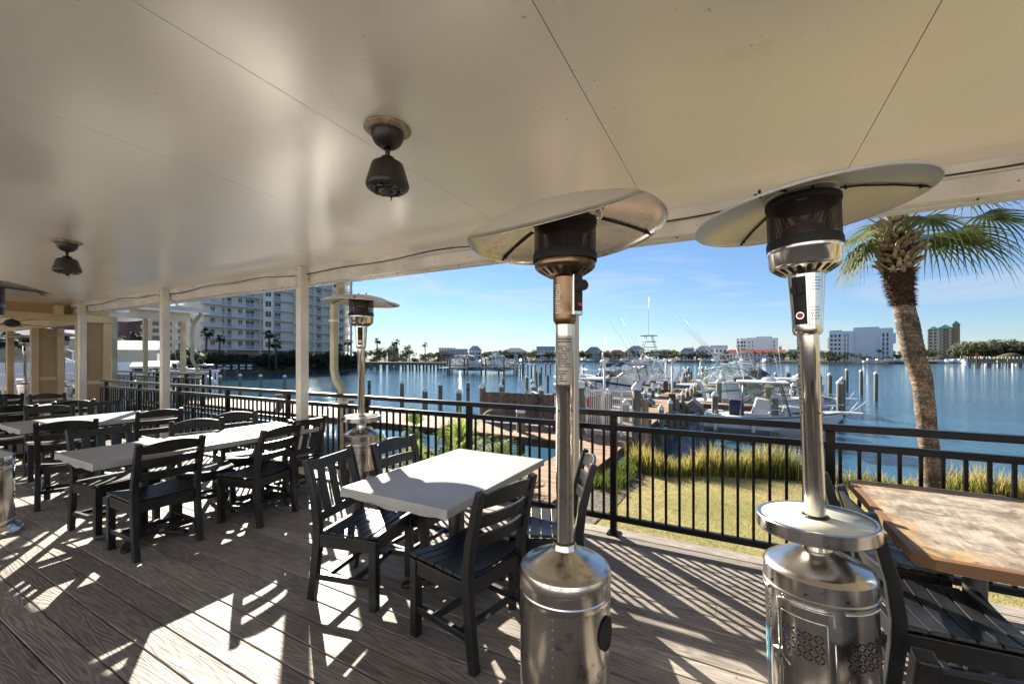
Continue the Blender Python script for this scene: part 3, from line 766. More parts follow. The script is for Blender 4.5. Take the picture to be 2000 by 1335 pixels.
    if shelf:
        b = MB(); b.lathe([(.0375, .838), (.19, .838), (.203, .841), (.206, .846), (.206, .890), (.203, .8935), (.1965, .8945), (.189, .8935)], 72); sh = b.build('shelf_rim', 'steel', t, auto=30)
        b = MB(); b.lathe([(.001, .891), (.189, .891), (.1892, .8925), (.001, .8926)], 72); b.build('shelf_top', 'shelf_top', sh)
        b = MB(); b.lathe([(.052, .79), (.058, .80), (.058, .812), (.045, .82), (.045, .837)], 40); b.build('collar', 'steel', t)
        b = MB(); b.lathe([(.039, .8930), (.048, .8930), (.047, .898), (.039, .900)], 40); b.build('grommet', 'darksteel', t)
    b = MB(); b.lathe([(.0365, .765), (.0365, 1.34), (.0375, 1.341), (.0375, 1.70)], 40); pole = b.build('pole', body if style != 'shiny' else 'steel', t)
    b = MB()
    for a in (-.7, 1.0, 2.6): b.tube([cyl_surf(.036)(a, 1.675, 0), cyl_surf(.036)(a, 1.675, .006)], .004, 8); b.tube([cyl_surf(.036)(a, 1.31, 0), cyl_surf(.036)(a, 1.31, .005)], .003, 8)
    b.build('screw', 'rubber', pole)
    PS = cyl_surf(.0377)
    b = MB(); patch(b, PS, -.95, .9, 1.42, 1.62, .0006) if style == 'rust' else patch(b, PS, -1.2, -.5, 1.30, 1.60, .0006); st = b.build('warning_label', 'sticker', pole)
    b = MB()
    if style == 'rust':
        fake_text(b, lambda u_, v_, o_: PS(u_, v_, .0014), -.8, .8, 1.59, 1.612, 2, 1, 2); fake_text(b, lambda u_, v_, o_: PS(u_, v_, .0014), -.75, .75, 1.49, 1.58, 14, .9, 5); fake_text(b, lambda u_, v_, o_: PS(u_, v_, .0014), -.7, .4, 1.43, 1.48, 5, .7, 6)
    else: fake_text(b, lambda u_, v_, o_: PS(u_, v_, .0014), -1.1, -.6, 1.32, 1.58, 14, .8, 7)
    b.build('label_print', 'ink', st)
    # head
    if style == 'rust':
        b = MB(); b.lathe([(.038, 1.668), (.048, 1.684), (.0485, 1.70), (.0485, 1.875)], 40); hd = b.build('valve_housing', 'bronze', t)
        HS = cyl_surf(.0485)
        b = MB(); fake_text(b, HS, -.9, -.25, 1.71, 1.83, 13, .9, 12); b.build('housing_print', 'white_print', hd)
        b = MB(); b.box((.042, -.045, 1.783), (.044, .05, .165), .45); cb = b.build('control_box', 'steel', t, bevel=.004)
        b = MB(); b.box((.0525, -.068, 1.79), (.034, .006, .145), .45); b.build('control_panel', 'rubber', cb)
        kn = (.056, -.075)
        b = MB(); b.tube([(kn[0], kn[1] + .006, 1.815), (kn[0] + .018, kn[1] - .028, 1.815)], .021, 20); b.build('control_knob', 'rubber', cb)
        b = MB(); b.tube([(kn[0], kn[1] + .006, 1.742), (kn[0] + .006, kn[1] - .010, 1.742)], .007, 12); b.build('ignition_button', 'red', cb)
    else:
        b = MB(); b.lathe([(.038, 1.622), (.048, 1.628), (.052, 1.64), (.053, 1.66), (.067, 1.865)], 48); hd = b.build('valve_housing', 'steel' if style != 'shiny' else 'darksteel', t)
        HS = cyl_surf(lambda z: .052 + (z - 1.64) * .0667)
        b = MB(); vs = []
        for j in range(9):
            a = -.42 + .84 * j / 8 - .22; 
            vs += [HS(a, 1.665, .002), HS(a * .9, 1.855, .002)]
        b.add(vs, [(2 * j, 2 * j + 2, 2 * j + 3, 2 * j + 1) for j in range(8)], True); cp = b.build('control_panel', 'rubber', hd)
        b = MB(); b.tube([HS(-.2, 1.80, .0), HS(-.2, 1.80, .03)], .020, 24); b.box(HS(-.2, 1.80, .033), (.008, .008, .038), -.2); b.build('control_knob', 'rubber', hd)
        b = MB(); b.tube([HS(-.2, 1.70, .0), HS(-.2, 1.70, .006)], .0145, 24); b.build('button_bezel', 'chrome', hd)
        b = MB(); b.tube([HS(-.2, 1.70, .0), HS(-.2, 1.70, .009)], .0105, 20); b.build('ignition_button', 'red', hd)
        b = MB()
        for z0_ in (1.685, 1.80):
            for i in range(4):
                for j in range(5):
                    a = .42 + i * .15 + (j % 2) * .07; z = z0_ + j * .0115; q = HS(a, z, .0012); b.box(q, (.0030, .002, .0034), a)
        b.build('vent_holes', 'blackgap', hd)
    bowl = 'bronze' if style == 'rust' else 'steel' if style != 'shiny' else 'darksteel'
    b = MB(); b.lathe([(.045, 1.862), (.07, 1.866), (.117, 1.895), (.126, 1.905), (.127, 1.955), (.130, 1.957), (.130, 1.985), (.124, 1.990)] if style != 'rust' else [(.045, 1.862), (.07, 1.866), (.117, 1.895), (.124, 1.902), (.1255, 1.908), (.1255, 1.926), (.124, 1.93)], 64); bw_ = b.build('burner_bowl', bowl, t)
    b = MB()
    for q in range(20):
        a = 2 * math.pi * q / 20
        def pp(rr_, da, off=.0012):
            z = 1.866 + (rr_ - .07) * (.029 / .047); return ((rr_ + off * .4) * math.cos(a + da), (rr_ + off * .4) * math.sin(a + da), z - off)
        ring = [(.078, -.03), (.084, -.07), (.104, -.085), (.111, -.06), (.113, 0), (.111, .06), (.104, .085), (.084, .07), (.078, .03)]
        b.add([pp(x_, y_) for x_, y_ in ring], [tuple(range(9))])
    b.build('air_slots', 'blackgap', bw_)
    b = MB(); sz = 2.165 if style != 'rust' else 2.09; b.lathe([(.1275, 1.985 if style != 'rust' else 1.93), (.1275, sz)], 64); sc_ = b.build('emitter_screen', 'mesh', t)
    bz = 0 if style != 'rust' else -.048; b = MB(); b.lathe([(.1315, 1.975 + bz), (.1325, 2.0 + bz), (.1285, 2.012 + bz)], 64); b.build('emitter_band', 'rubber' if style != 'shiny' else 'darksteel', sc_); b = MB(); b.lathe([(.1295, sz - .015), (.1315, sz - .012), (.1315, sz + .007), (.120, sz + .015), (.02, sz + .018)], 64); b.build('emitter_band', 'rubber' if style != 'shiny' else 'darksteel', sc_)
    b = MB(); b.lathe([(.03, 1.96), (.05, 1.99), (.075, 2.03), (.07, 2.06), (.04, 2.075), (.005, 2.08)], 32); b.build('burner_core', 'darksteel', t)
    # reflector
    dz = 2.155 if style == 'rust' else 2.18
    fold = (.215, rad(26)) if style == 'rust' else None
    vs, top, bot, rim = dish(.405, .085, fold)
    rt = bpy.data.objects.new('reflector', None)
    me = bpy.data.meshes.new('reflector'); me.from_pydata(vs, [], top + bot + rim); me.update()
    me.polygons.foreach_set('use_smooth', [True] * len(me.polygons))
    me.materials.append(M['reflector' if style != 'shiny' else 'darksteel']); me.materials.append(M['foil' if style == 'rust' else 'reflector'])
    for i in range(len(top), len(top) + len(bot)): me.polygons[i].material_index = 1
    ro = bpy.data.objects.new('reflector', me); COL.objects.link(ro); ro.parent = t
    zc = dz - (.105 if style == 'rust' else .055)
    ro.location = (0, 0, zc); ro.rotation_euler = (tilt[0], tilt[1], 0)
    # struts, ribs, bolts
    for q in range(3):
        b = MB(); a = rad(20 + 120 * q); 
        if style == 'rust' and math.sin(a) < -.3: continue
        f = lambda r_: (r_ * math.cos(a), r_ * math.sin(a), .085 * (1 - (r_ / .405) ** 2) - .007)
        b.sweep([f(.11), f(.2), f(.3), f(.398), (.407 * math.cos(a), .407 * math.sin(a), .006)], (-math.sin(a), math.cos(a), 0), .008, .005)
        for r_ in (.15, .37): p = f(r_); b.tube([(p[0], p[1], p[2] - .009), (p[0], p[1], p[2] + .020)], .005, 8)
        b.build('reflector_rib', 'rubber', ro)
    b = MB(); rg = [(.404 * math.cos(a), .404 * math.sin(a), -.004) for a in [2 * math.pi * q / 72 for q in range(73)]]
    if style != 'rust': b.tube(rg, .005, 6); b.build('rolled_rim', 'gutter' if style != 'shiny' else 'darksteel', ro)
    b = MB(); b.lathe([(.10, .070), (.125, .066), (.13, .0665), (.128, .0755)], 40) if style != 'rust' else b.lathe([(.135, .074), (.14, .06), (.165, .056)], 40); 
    b.build('hub_ring', 'reflector' if style != 'rust' else 'foil', ro)
    b = MB()
    for q in range(3):
        a = rad(-60 + 120 * q); b.tube([(.10 * math.cos(a), .10 * math.sin(a), sz), (.10 * math.cos(a), .10 * math.sin(a), 2.225 if style != 'rust' else 2.12)], .005, 8)
    b.build('standoff', 'rubber', t)
    return t
G = 'stainless patio heaters on the deck'
def face_cam(x, y): return math.atan2(-y, -x) + math.pi / 2
mk_heater('rust', 'rust-spotted heater with a folded, bent reflector in front of the railing', (-.634, 1.635, .002), face_cam(-.634, 1.635), False, (rad(-4), rad(-5)), (0, 0), G)
mk_heater('door', 'brushed steel heater with round cream shelf and vent pattern next to the wooden table', (.305, 2.05, .002), face_cam(.28, 2.05) - .15, True, (rad(2), rad(-4)), (rad(0), rad(-2)), G)
mk_heater('far', 'shelf heater with a dark printed label standing by the railing behind the small white table', (-3.61, 3.22, .002), face_cam(-3.61, 3.22), True, (rad(1), rad(2)), (0, 0), G)
mk_heater('shiny', 'polished heater cut off by the left edge of the photo', (-5.72, .99, .002), face_cam(-5.7, 1), False, (rad(2), rad(1)), (0, 0), G)
mk_heater('far', 'dark shelf heater under the tan pavilion beam, right one of the pair', (-16.6, 4.3, .002), face_cam(-16, 4), True, (0, 0), (0, 0), G)
mk_heater('far', 'dark shelf heater under the tan pavilion at the far left, beside the fan', (-19.2, 4.15, .002), face_cam(-19, 4), True, (0, 0), (0, 0), G)

# ================================================================== CEILING FAN BODIES
def mk_fan():
    t = thing('ceiling_fan', '', 'ceiling fan')
    b = MB(); b.lathe([(.02, -.001), (.116, -.001), (.119, -.008), (.111, -.014), (.106, -.014), (.103, -.021), (.094, -.022), (.02, -.022)], 48); b.build('ceiling_ring', 'fanplate', t)
    b = MB(); b.lathe([(.082, -.020), (.083, -.03), (.080, -.05), (.068, -.075), (.05, -.092), (.035, -.102), (.02, -.104)], 40); b.build('canopy', 'fan', t)
    b = MB(); b.tube([(0, 0, -.09), (0, 0, -.165)], .0125, 16); b.build('downrod', 'fan', t)
    b = MB(); b.lathe([(.018, -.148), (.034, -.152), (.036, -.17), (.062, -.176), (.078, -.186), (.082, -.195), (.108, -.285), (.110, -.298), (.104, -.312), (.093, -.318)], 48); mo = b.build('motor_housing', 'fan', t)
    b = MB(); b.lathe([(.093, -.317), (.088, -.324), (.072, -.324), (.068, -.314), (.05, -.314), (.046, -.326), (.03, -.326), (.026, -.31), (.016, -.312), (.014, -.345), (.006, -.352), (.001, -.352)], 40); b.build('motor_plate', 'castgrey', mo)
    b = MB()
    for q in range(12):
        a = 2 * math.pi * q / 12; b.tube([(.08 * math.cos(a), .08 * math.sin(a), -.32), (.08 * math.cos(a), .08 * math.sin(a), -.3275)], .004, 8)
    for q in range(8):
        a = 2 * math.pi * q / 8 + .3; b.box((.058 * math.cos(a), .058 * math.sin(a), -.318), (.014, .006, .008), a)
    b.tube([(.01, 0, -.34), (.02, .008, -.362), (.012, .012, -.372)], .003, 6)
    b.build('screw', 'blackgap', mo); return t
PF = Proto(mk_fan)
GF = 'bladeless dark fan motors under the ceiling'
PF.use((-1.60, 1.60, cz(1.6)), 0, 'dark bladeless fan motor hanging from a rusty ceiling ring, nearest to the camera', GF)
PF.use((-6.07, 1.60, cz(1.6)), .6, 'smaller dark bladeless fan motor far left above the second white table', GF)
t = thing('ceiling_fan', 'dark ball-shaped fan hanging under the tan pavilion ceiling at the far left', 'ceiling fan', (-15.8, 3.2, 2.62))
b = MB(); b.lathe([(.001, 0), (.09, -.005), (.07, -.05), (.02, -.08), (.02, -.14)], 24); b.build('canopy', 'fan', t)
b = MB(); b.lathe([(.02, -.14), (.10, -.17), (.15, -.24), (.14, -.30), (.05, -.34), (.001, -.345)], 24); b.build('motor_housing', 'fan', t)
for q in range(5):
    b = MB(); a = 2 * math.pi * q / 5 + .2; b.sweep([(.12 * math.cos(a), .12 * math.sin(a), -.28), (.62 * math.cos(a), .62 * math.sin(a), -.30)], (-math.sin(a), math.cos(a), .1), .13, .008); b.build('blade', 'fan', t)
# ================================================================== PAVILION AND CANOPY AT THE LEFT END
t = thing('pavilion', 'tan painted pavilion frame where the cream ceiling ends at the far left', 'pavilion', (-12.95, 0, 0))
b = MB(); b.bx(-.05, .05, -5, 3.62, 2.47, 2.79); b.build('header_wall', 'tan', t)
b = MB(); b.bx(-.02, .11, -5, 4.15, 2.32, 2.468); b.build('trim_beam', 'tan_light', t, bevel=.004)
b = MB(); b.bx(.052, .08, -5, 3.4, 2.66, 2.70); b.build('cove_trim', 'tan_light', t)
b = MB(); b.bx(.06, .26, 3.17, 3.30, 2.44, 2.64); b.build('bracket', 'tan_light', t)
for (x, y) in ((0, 3.62), (0, 4.06), (-3.5, 3.72), (-3.5, 4.2), (-6.5, 3.9), (-9.8, 3.9), (-14, 3.9)):
    b = MB(); b.bx(x - .07, x + .07, y - .07, y + .07, 0, 2.32); b.build('post', 'tan_light', t, bevel=.006)
for (x0, x1, y0, y1) in ((-.02, .02, 3.7, 3.98), (-3.52, -3.48, 3.8, 4.12)):
    b = MB(); b.bx(x0, x1, y0, y1, 0, 2.31); pn = b.build('infill_panel', 'tan', t)
    b = MB(); b.bx(x0 - .03, x1 + .03, y0, y1, .92, 1.0); b.build('panel_rail', 'tan_light', pn)
b = MB(); b.bx(-16, -.06, -5, 4.5, 2.62, 2.70); b.build('pavilion_ceiling', 'ceiling', t)
b = MB(); b.bx(-16, -.13, 4.0, 4.14, 2.36, 2.60); b.build('side_beam', 'tan_light', t)
t = thing('walkway_canopy', 'flat grey-white walkway canopy with gutter beyond the left columns', 'canopy', (-17.5, 8.4, 0))
b = MB(); b.bx(-7, 0, -12, 0, 3.14, 3.20); b.build('soffit', 'ceiling', t)
b = MB(); b.bx(-7.05, .05, -12.05, .05, 3.202, 3.33); b.build('fascia', 'gutter', t)
b = MB(); b.bx(-.62, -.5, -11.9, -.4, 2.86, 3.139); b.build('beam', 'post_white', t)
for x, y, h in ((-.56, -.6, 2.86), (-.56, -2.55, 2.86), (-2.3, -2.4, 3.13), (-.56, -4.2, 2.86), (-3.6, -.6, 3.13)):
    b = MB(); b.bx(x - .07, x + .07, y - .07, y + .07, -.6, h); b.build('post', 'post_dirty' if y > -3 else 'post_white', t, bevel=.006)
b = MB(); b.sweep([(.06, -.3, 3.15), (.05, -.35, 3.05), (-.12, -.42, 2.85), (-.25, -.45, 2.6), (-.25, -.45, 1.45), (-.12, -.42, 1.25), (.02, -.4, 1.1), (.02, -.4, .2)], (0, 1, 0), .09, .09); b.build('downspout', 'post_dirty', t)

# ================================================================== GROUND, WATER, SHORES
def sheet(x0, x1, y0, y1, nx, ny, f, name, mat, smooth=True):
    vs = [(x0 + (x1 - x0) * i / nx, y0 + (y1 - y0) * j / ny, 0) for j in range(ny + 1) for i in range(nx + 1)]
    vs = [(x, y, f(x, y)) for x, y, _ in vs]
    fs = [(j * (nx + 1) + i, j * (nx + 1) + i + 1, (j + 1) * (nx + 1) + i + 1, (j + 1) * (nx + 1) + i) for j in range(ny) for i in range(nx)]
    m = MB(); m.add(vs, fs, smooth); return struct(m, name, mat)
g = MB(); g.add([(-3000, -3000, -4.2), (3000, -3000, -4.2), (3000, 3000, -4.2), (-3000, 3000, -4.2)], [(0, 1, 2, 3)]); struct(g, 'ground', 'seabed')
g = MB(); g.add([(-600, -60, WATER), (900, -60, WATER), (900, 1500, WATER), (-600, 1500, WATER)], [(0, 1, 2, 3)]); struct(g, 'water', 'water')
def smooth(a, b, x): t_ = max(0, min(1, (x - a) / (b - a))); return t_ * t_ * (3 - 2 * t_)
def shore_y(x):
    if x > -2.4: return 11.3 + .5 * math.sin(x * .5) + .25 * math.sin(x * 1.9 + 1) + max(0, x - 6) * .12
    if x > -4.6: return 9.0
    return 6.9 + .5 * math.sin(x * .9)
def gz(x, y):
    w_ = smooth(-3.0, -2.2, x); s = shore_y(x)
    top = -.72 - .055 * (y - 3.7) if x > -2.6 else -1.25
    top = top * w_ + (-1.3) * (1 - w_)
    q = smooth(s - .9, s + 1.6, y)
    return top * (1 - q) + (-3.2) * q + .03 * math.sin(x * 2.1 + y) + .02 * math.sin(y * 3.3 - x)
sheet(-40, 60, -8, 16, 250, 90, gz, 'lawn', 'lawn')
def strip(x0, x1, name, mat, ya, yb, off):
    return sheet(x0, x1, ya, yb, 60, 60, lambda x, y: gz(x, y) + off, name, mat)
strip(-2.78, -1.75, 'mulch_bed', 'mulch', 3.9, 12.0, .012)
strip(-40, -3.9, 'muddy_bank', 'mulch', 3.9, 9.5, .014)
# tall shore grass
def blades(n, place, hmin, hmax, w_, lean, name, mat, parent=None):
    m = MB(); vs = []; fs = []
    for _ in range(n):
        x, y, z = place(); h = ru(hmin, hmax) * (1 if mat not in ('reed', 'reedg') else .82 + .22 * math.sin(x * 1.7 + .6) + .13 * math.sin(x * 4.3 + y)) * (.78 if mat in ('reed', 'reedg') and x > 1.8 else 1); a = ru(0, 6.283); l = ru(0, lean) * h; b_ = ru(0, 6.283)
        dx, dy = math.cos(a) * w_ / 2, math.sin(a) * w_ / 2; lx, ly = math.cos(b_) * l, math.sin(b_) * l
        o = len(vs)
        vs += [(x - dx, y - dy, z), (x + dx, y + dy, z), (x + dx * .7 + lx * .35, y + dy * .7 + ly * .35, z + h * .6), (x - dx * .7 + lx * .35, y - dy * .7 + ly * .35, z + h * .6), (x + lx, y + ly, z + h)]
        fs += [(o, o + 1, o + 2, o + 3), (o + 3, o + 2, o + 4)]
    m.v = vs; m.f = fs; m.sm = [False] * len(fs)
    o = m.build(name, mat, parent); return o
def reed_place():
    while True:
        x = ru(-2.3, 16); s = shore_y(x); 
        y = s - 1.05 + ru(-.1, 1.5) + .25 * math.sin(x * 1.3); dens = .45 + .5 * math.sin(x * 1.1 + 2) + .25 * math.sin(x * 3.1) + .35
        if x > 4.0 : dens *= .75
        if R() < dens: return x, y, gz(x, y) - .03
o = blades(15000, reed_place, .42, .95, .016, .45, 'shore_grass', 'reed'); tag(o, 'band of tall golden grass along the water edge of the lawn', 'grass', kind='stuff')
o = blades(26000, reed_place, .25, .68, .02, .5, 'shore_undergrowth', 'reedg'); tag(o, 'dark green lower blades inside the tall shore grass', 'grass', kind='stuff')
def lawn_place():
    while True:
        x = ru(-2.2, 6); y = ru(3.7, 10.2)
        if R() < .9: return x, y, gz(x, y)
o = blades(42000, lawn_place, .018, .05, .008, .9, 'lawn_grass', leafmat('lawn_blades', (.48, .40, .19), (.26, .27, .10), .3)); tag(o, 'short yellow-green lawn blades below the deck railing', 'grass', kind='stuff')
def bank_place():
    x = ru(-14, -3.95); return x, ru(4.2, 7.4), gz(x, 6) - .05
o = blades(5000, bank_place, .2, .5, .02, .6, 'bank_grass', 'leafbrown'); tag(o, 'dry brown grass on the muddy bank left of the boardwalk', 'grass', kind='stuff')
o = blades(1500, lambda: (lambda x, y: (x, y, gz(x, y)))(ru(-2.7, -1.9), ru(7.5, 10.5)), .15, .45, .03, .7, 'bed_plants', 'reedg'); tag(o, 'green leafy plants in the mulch beside the boardwalk', 'plants', kind='stuff')

# ---------------------------------------------------------------- boardwalk and pier
DZ = -.9
def planks(m, x0, x1, y0, y1, along, pitch=.145):
    if along == 'X':   # boards run along X
        y = y0
        while y < y1: m.bx(x0, x1, y, min(y + pitch - .012, y1), DZ - .04, DZ + ru(-.003, .003)); y += pitch
    else:
        x = x0
        while x < x1: m.bx(x, min(x + pitch - .012, x1), y0, y1, DZ - .04, DZ + ru(-.003, .003)); x += pitch
m = MB(); planks(m, -3.95, -2.75, 4.0, 11.4, 'X'); planks(m, -2.75 - 1.6, -2.75, 13.6, 49, 'X')
planks(m, -27, -2.75, 11.402, 13.598, 'Y')
o = struct(m, 'boardwalk', 'dock')
m = MB()
for x0, x1, y0, y1 in ((-3.97, -3.92, 4.0, 11.38), (-2.78, -2.73, 4.0, 11.38), (-2.76, -2.71, 11.4, 49), (-4.38, -4.33, 13.65, 49)): m.bx(x0, x1, y0, y1, DZ - .26, DZ - .045)
m.bx(-27, -4, 11.38, 11.43, DZ - .26, DZ - .045); m.bx(-27, -4.4, 13.57, 13.62, DZ - .26, DZ - .045)
struct(m, 'boardwalk_frame', 'dock_side')
def finger(x0, x1, y, label):
    t = thing('finger_pier', label, 'finger pier', ((x0 + x1) / 2, y, DZ), 0, 'narrow finger piers off the main pier'); L = abs(x1 - x0)
    m = MB(); n_ = int(L / .15)
    for k in range(n_): m.bx(-L / 2 + k * .15, -L / 2 + k * .15 + .138, -.42, .42, -.04, 0)
    m.build('planks', 'dock', t); m = MB()
    m.bx(-L / 2, L / 2, -.40, -.35, -.25, -.042); m.bx(-L / 2, L / 2, .35, .40, -.25, -.042); m.build('frame', 'dock_side', t)
for i, (x0, x1, y, l) in enumerate(((-2.7, 3.2, 24.4, 'finger pier right behind the hardtop fishing boat'), (-2.7, 3.5, 32.6, 'finger pier behind the white cruiser with the tower'), (-2.7, 3.8, 40.5, 'finger pier farthest out on the right of the main pier'),
    (-11.0, -4.4, 19.4, 'finger pier behind the white gate, left of the main pier'), (-11.5, -4.4, 24.6, 'finger pier behind the hardtop centre console boat on the left'), (-12, -4.4, 33.5, 'finger pier beyond the cruiser with navy canvas'), (-12, -4.4, 43, 'finger pier farthest out on the left of the main pier'))): finger(x0, x1, y, l)
# piles
def mk_pile(h, r, cap):
    t = thing('mooring_pile', '', 'pile')
    m = MB(); m.lathe([(r, -1.0), (r * 1.02, .6), (r, h - .02), (r * .9, h), (.001, h)], 14); m.build('shaft', 'pile', t)
    m = MB()
    if cap: m.lathe([(r * 1.12, h - .07), (r * 1.14, h + .01), (.005, h + .16)], 14); m.build('cap', 'cap', t)
    else: m.lathe([(r * 1.06, h - .5), (r * 1.08, h - .45), (r * 1.06, h - .4)], 12); m.build('band', 'rubber', t)
    return t
PCAP = Proto(lambda: mk_pile(1.9, .14, True)); PBARE = Proto(lambda: mk_pile(1.9, .12, False)); PTALL = Proto(lambda: mk_pile(2.3, .14, True)); PDOCK = Proto(lambda: mk_pile(1.68, .10, True))
# posts along the main pier and boardwalk
k = 0
for ix, y in enumerate([14.2, 16.8, 19.3, 21.6, 24.0, 26.4, 28.8, 31.2, 33.6, 36.2, 38.8, 41.6, 44.6, 47.8]):
    side = [('right', -2.58)] + ([('left', -4.53)] if y > 20 else [])
    for s, x in side:
        k += 1
        PDOCK.use((x, y, WATER), 0, f'{["nearest", "second", "third", "fourth", "fifth", "sixth", "seventh", "eighth", "ninth", "tenth", "eleventh", "twelfth", "thirteenth", "farthest"][ix if s == "right" else ix - 3]} white-capped post along the {s} edge of the main pier, counted from the gate', 'white-capped posts lining the main pier')
def pile_at(px, yt, kind, label, grp='mooring piles standing in the bay', ztop=-.2):
    P_, h = {'c': (PCAP, 2.0), 'b': (PBARE, 1.9), 't': (PTALL, 2.4)}[kind]
    dd = FPX * (CAMZ - (WATER + h)) / (yt - HOR); p = at(px, dd)
    P_.use((p.x, p.y, WATER), ru(0, 6), label, grp)
EDGE = 'white-capped piles standing in the inlet beyond the railing'
def where(px): 
    return ('left of the long downspout' if px < 600 else 'between the downspout and the wooden screen fence' if px < 940 else 'behind the wooden screen fence' if px < 1080 else 'by the white boats left of the pier' if px < 1280 else 'by the boats right of the pier' if px < 1570 else 'in open water between the shelf heater and the palm')
for px, yt, kd in ((430, 732, 'c'), (438, 717, 'c'), (462, 716, 'c'), (469, 730, 'c'), (509, 731, 'c'), (556, 732, 'c'), (660, 737, 'c'), (721, 742, 'b'), (785, 744, 'c'), (830, 758, 'c'), (860, 747, 'c'), (896, 760, 'c'), (914, 747, 'b'), (944, 749, 'c'), (979, 750, 'c'), (983, 738, 'b'), (416, 716, 'b'),
                   (1029, 734, 'c'), (1040, 741, 'c'), (1048, 725, 'b'), (1054, 728, 'b'), (1070, 732, 'b'), (1042, 750, 'c'), (1128, 726, 'b'), (1144, 746, 'b'), (1155, 748, 'c')):
    pile_at(px, yt, kd, 'white-capped pile ' + where(px) if kd != 'b' else 'bare green-grey pile ' + where(px), EDGE)
for px, y0, n_ in ((1004, 705, 1), (1012, 704, 1), (1018, 703, 1), (1031, 705, 1), (1038, 706, 1), (1044, 704, 1), (1058, 706, 1)):
    pass
for px, d_ in ((1004, 92), (1010, 84), (1017, 80), (1023, 95), (1031, 74), (1038, 70), (1045, 78), (1057, 62), (1066, 88), (1075, 90), (1130, 85), (1140, 92)):
    p = at(px, d_); PTALL.use((p.x, p.y, WATER), 0, 'distant thin pile in the pile field beyond the wooden screen fence', 'distant pile field left of the nearest heater pole')
PR = 'tall white-capped piles in open water to the right'
for px, dd in ((1711, 34.5), (1682, 40), (1654, 44), (1621, 32), (1646, 25.5), (1601, 30), (1640, 22)):
    p = at(px, dd); PTALL.use((p.x, p.y, WATER), ru(0, 6), {1711: 'rightmost tall white-capped pile standing alone in open water', 1682: 'tall pile between the rightmost pile and the boat bow', 1654: 'farthest tall pile just right of the shelf heater pole', 1621: 'tall pile close to the right side of the shelf heater pole', 1646: 'near tall pile rising behind the fishing boat bow', 1601: 'tall pile hidden behind the shelf heater pole', 1640: 'tall pile right at the bow rail of the hardtop fishing boat'}[px], PR)
BR = 'piles around the slips right of the pier'
for px, dd, kd in ((1396, 19.3, 'c'), (1404, 22.6, 't'), (1411, 27, 't'), (1409, 30.5, 't'), (1500, 19.4, 't'), (1513, 18.3, 'c'), (1508, 24.0, 'c'), (1448, 28, 'b'), (1484, 27.5, 'c'), (1550, 26, 'c'), (1559, 30, 't'), (1540, 36, 't'), (1503, 40, 'b'), (1515, 44, 'c'), (1490, 48, 'c'), (1533, 33, 'c'), (1336, 52, 't'), (1341, 50, 'b'), (1345, 53, 't'), (1350, 51, 'b'), (1367, 50, 't'), (1372, 52, 't'), (1376, 49, 'b'), (1380, 53, 't'), (1372, 44, 'c'), (1366, 42, 'c'), (1330, 46, 'c'), (1293, 48, 'b'), (1283, 44, 'c'), (1288, 52, 't')):
    p = at(px, dd); {'c': PCAP, 'b': PBARE, 't': PTALL}[kd].use((p.x, p.y, WATER), ru(0, 6),
        ('thick pile by the stern of the hardtop fishing boat' if px < 1420 and dd < 24 else 'pile alongside the hardtop fishing boat hull' if dd < 26 else 'pile at the outer end of the main pier' if px < 1390 and dd > 40 else 'pile between the slips behind the hardtop fishing boat'), BR)
# near posts under the boardwalk and at its near edge
for px, dd, l in ((1017, 13.6, 'white-capped post at the front edge of the shaded boardwalk, below the screen fence'), (1222, 15.8, 'white-capped post just behind the gate, inside the white pickets'), (545, 20, 'white-capped post beside the far left boardwalk'), (685, 17.5, 'white-capped post of the boardwalk right of the downspout')):
    p = at(px, dd); PCAP.use((p.x, p.y, WATER), 0, l, 'boardwalk posts near the bank')
# dock lamps
def mk_lamp():
    t = thing('dock_lamp', '', 'lamp post'); m = MB(); m.tube([(0, 0, 0), (0, 0, 2.0)], .045, 12); m.build('pole', 'white_matte', t)
    m = MB(); m.lathe([(.04, 1.98), (.06, 2.05), (.05, 2.2), (.17, 2.24), (.15, 2.30), (.01, 2.34)], 20); m.build('lamp_head', 'white_matte', t)
    m = MB(); m.bx(-.14, .14, -.14, .14, 0, .75); m.build('pedestal_box', 'dock_side', t); return t
PLAMP = Proto(mk_lamp)
for (x, y), l in (((-2.65, 20.4), 'white dock lamp on the right edge of the pier beside the nearest boat stern'), ((-4.45, 15.6), 'white dock lamp just behind the white gate'), ((-4.45, 31), 'white dock lamp halfway out on the left edge of the pier'), ((-2.65, 37), 'white dock lamp far out on the right edge of the pier'), ((-9, 45), 'white dock lamp over the far left finger pier')):
    PLAMP.use((x, y, DZ + .001), 0, l, 'white lamp posts on the pier')
# screen fence, gate, sign
t = thing('screen_fence', 'grey-brown board screen fence standing on the shaded boardwalk', 'fence', (-8.6, 13.5, DZ))
m = MB(); x = 0
while x < 4.75: m.bx(x, x + .134, -.012, .012, .06, 1.12 + ru(-.012, .012)); x += .139
m.build('boards', 'fence_wood', t)
m = MB(); m.bx(0, 4.78, -.05, -.013, .25, .34); m.bx(0, 4.78, -.05, -.013, .85, .94); m.build('rail', 'fence_wood', t)
for x in (-.06, 2.45, 4.85):
    m = MB(); m.lathe([(.085, -.6), (.085, 1.28)], 14, (x, .06, 0)); q = m.build('post', 'pile', t)
    m = MB(); m.lathe([(.1, 1.24), (.1, 1.30), (.005, 1.42)], 14, (x, .06, 0)); m.build('cap', 'cap', q)
m = MB(); m.tube([(2.45 + .05 * math.cos(a), -.07, .92 + .09 * math.sin(a)) for a in [q * .52 for q in range(13)]], .014, 6); m.build('rope_coil', 'rubber', t)
t = thing('picket_gate', 'white metal picket gate across the entrance of the main pier', 'gate', (-4.22, 12.8, DZ + .001))
m = MB()
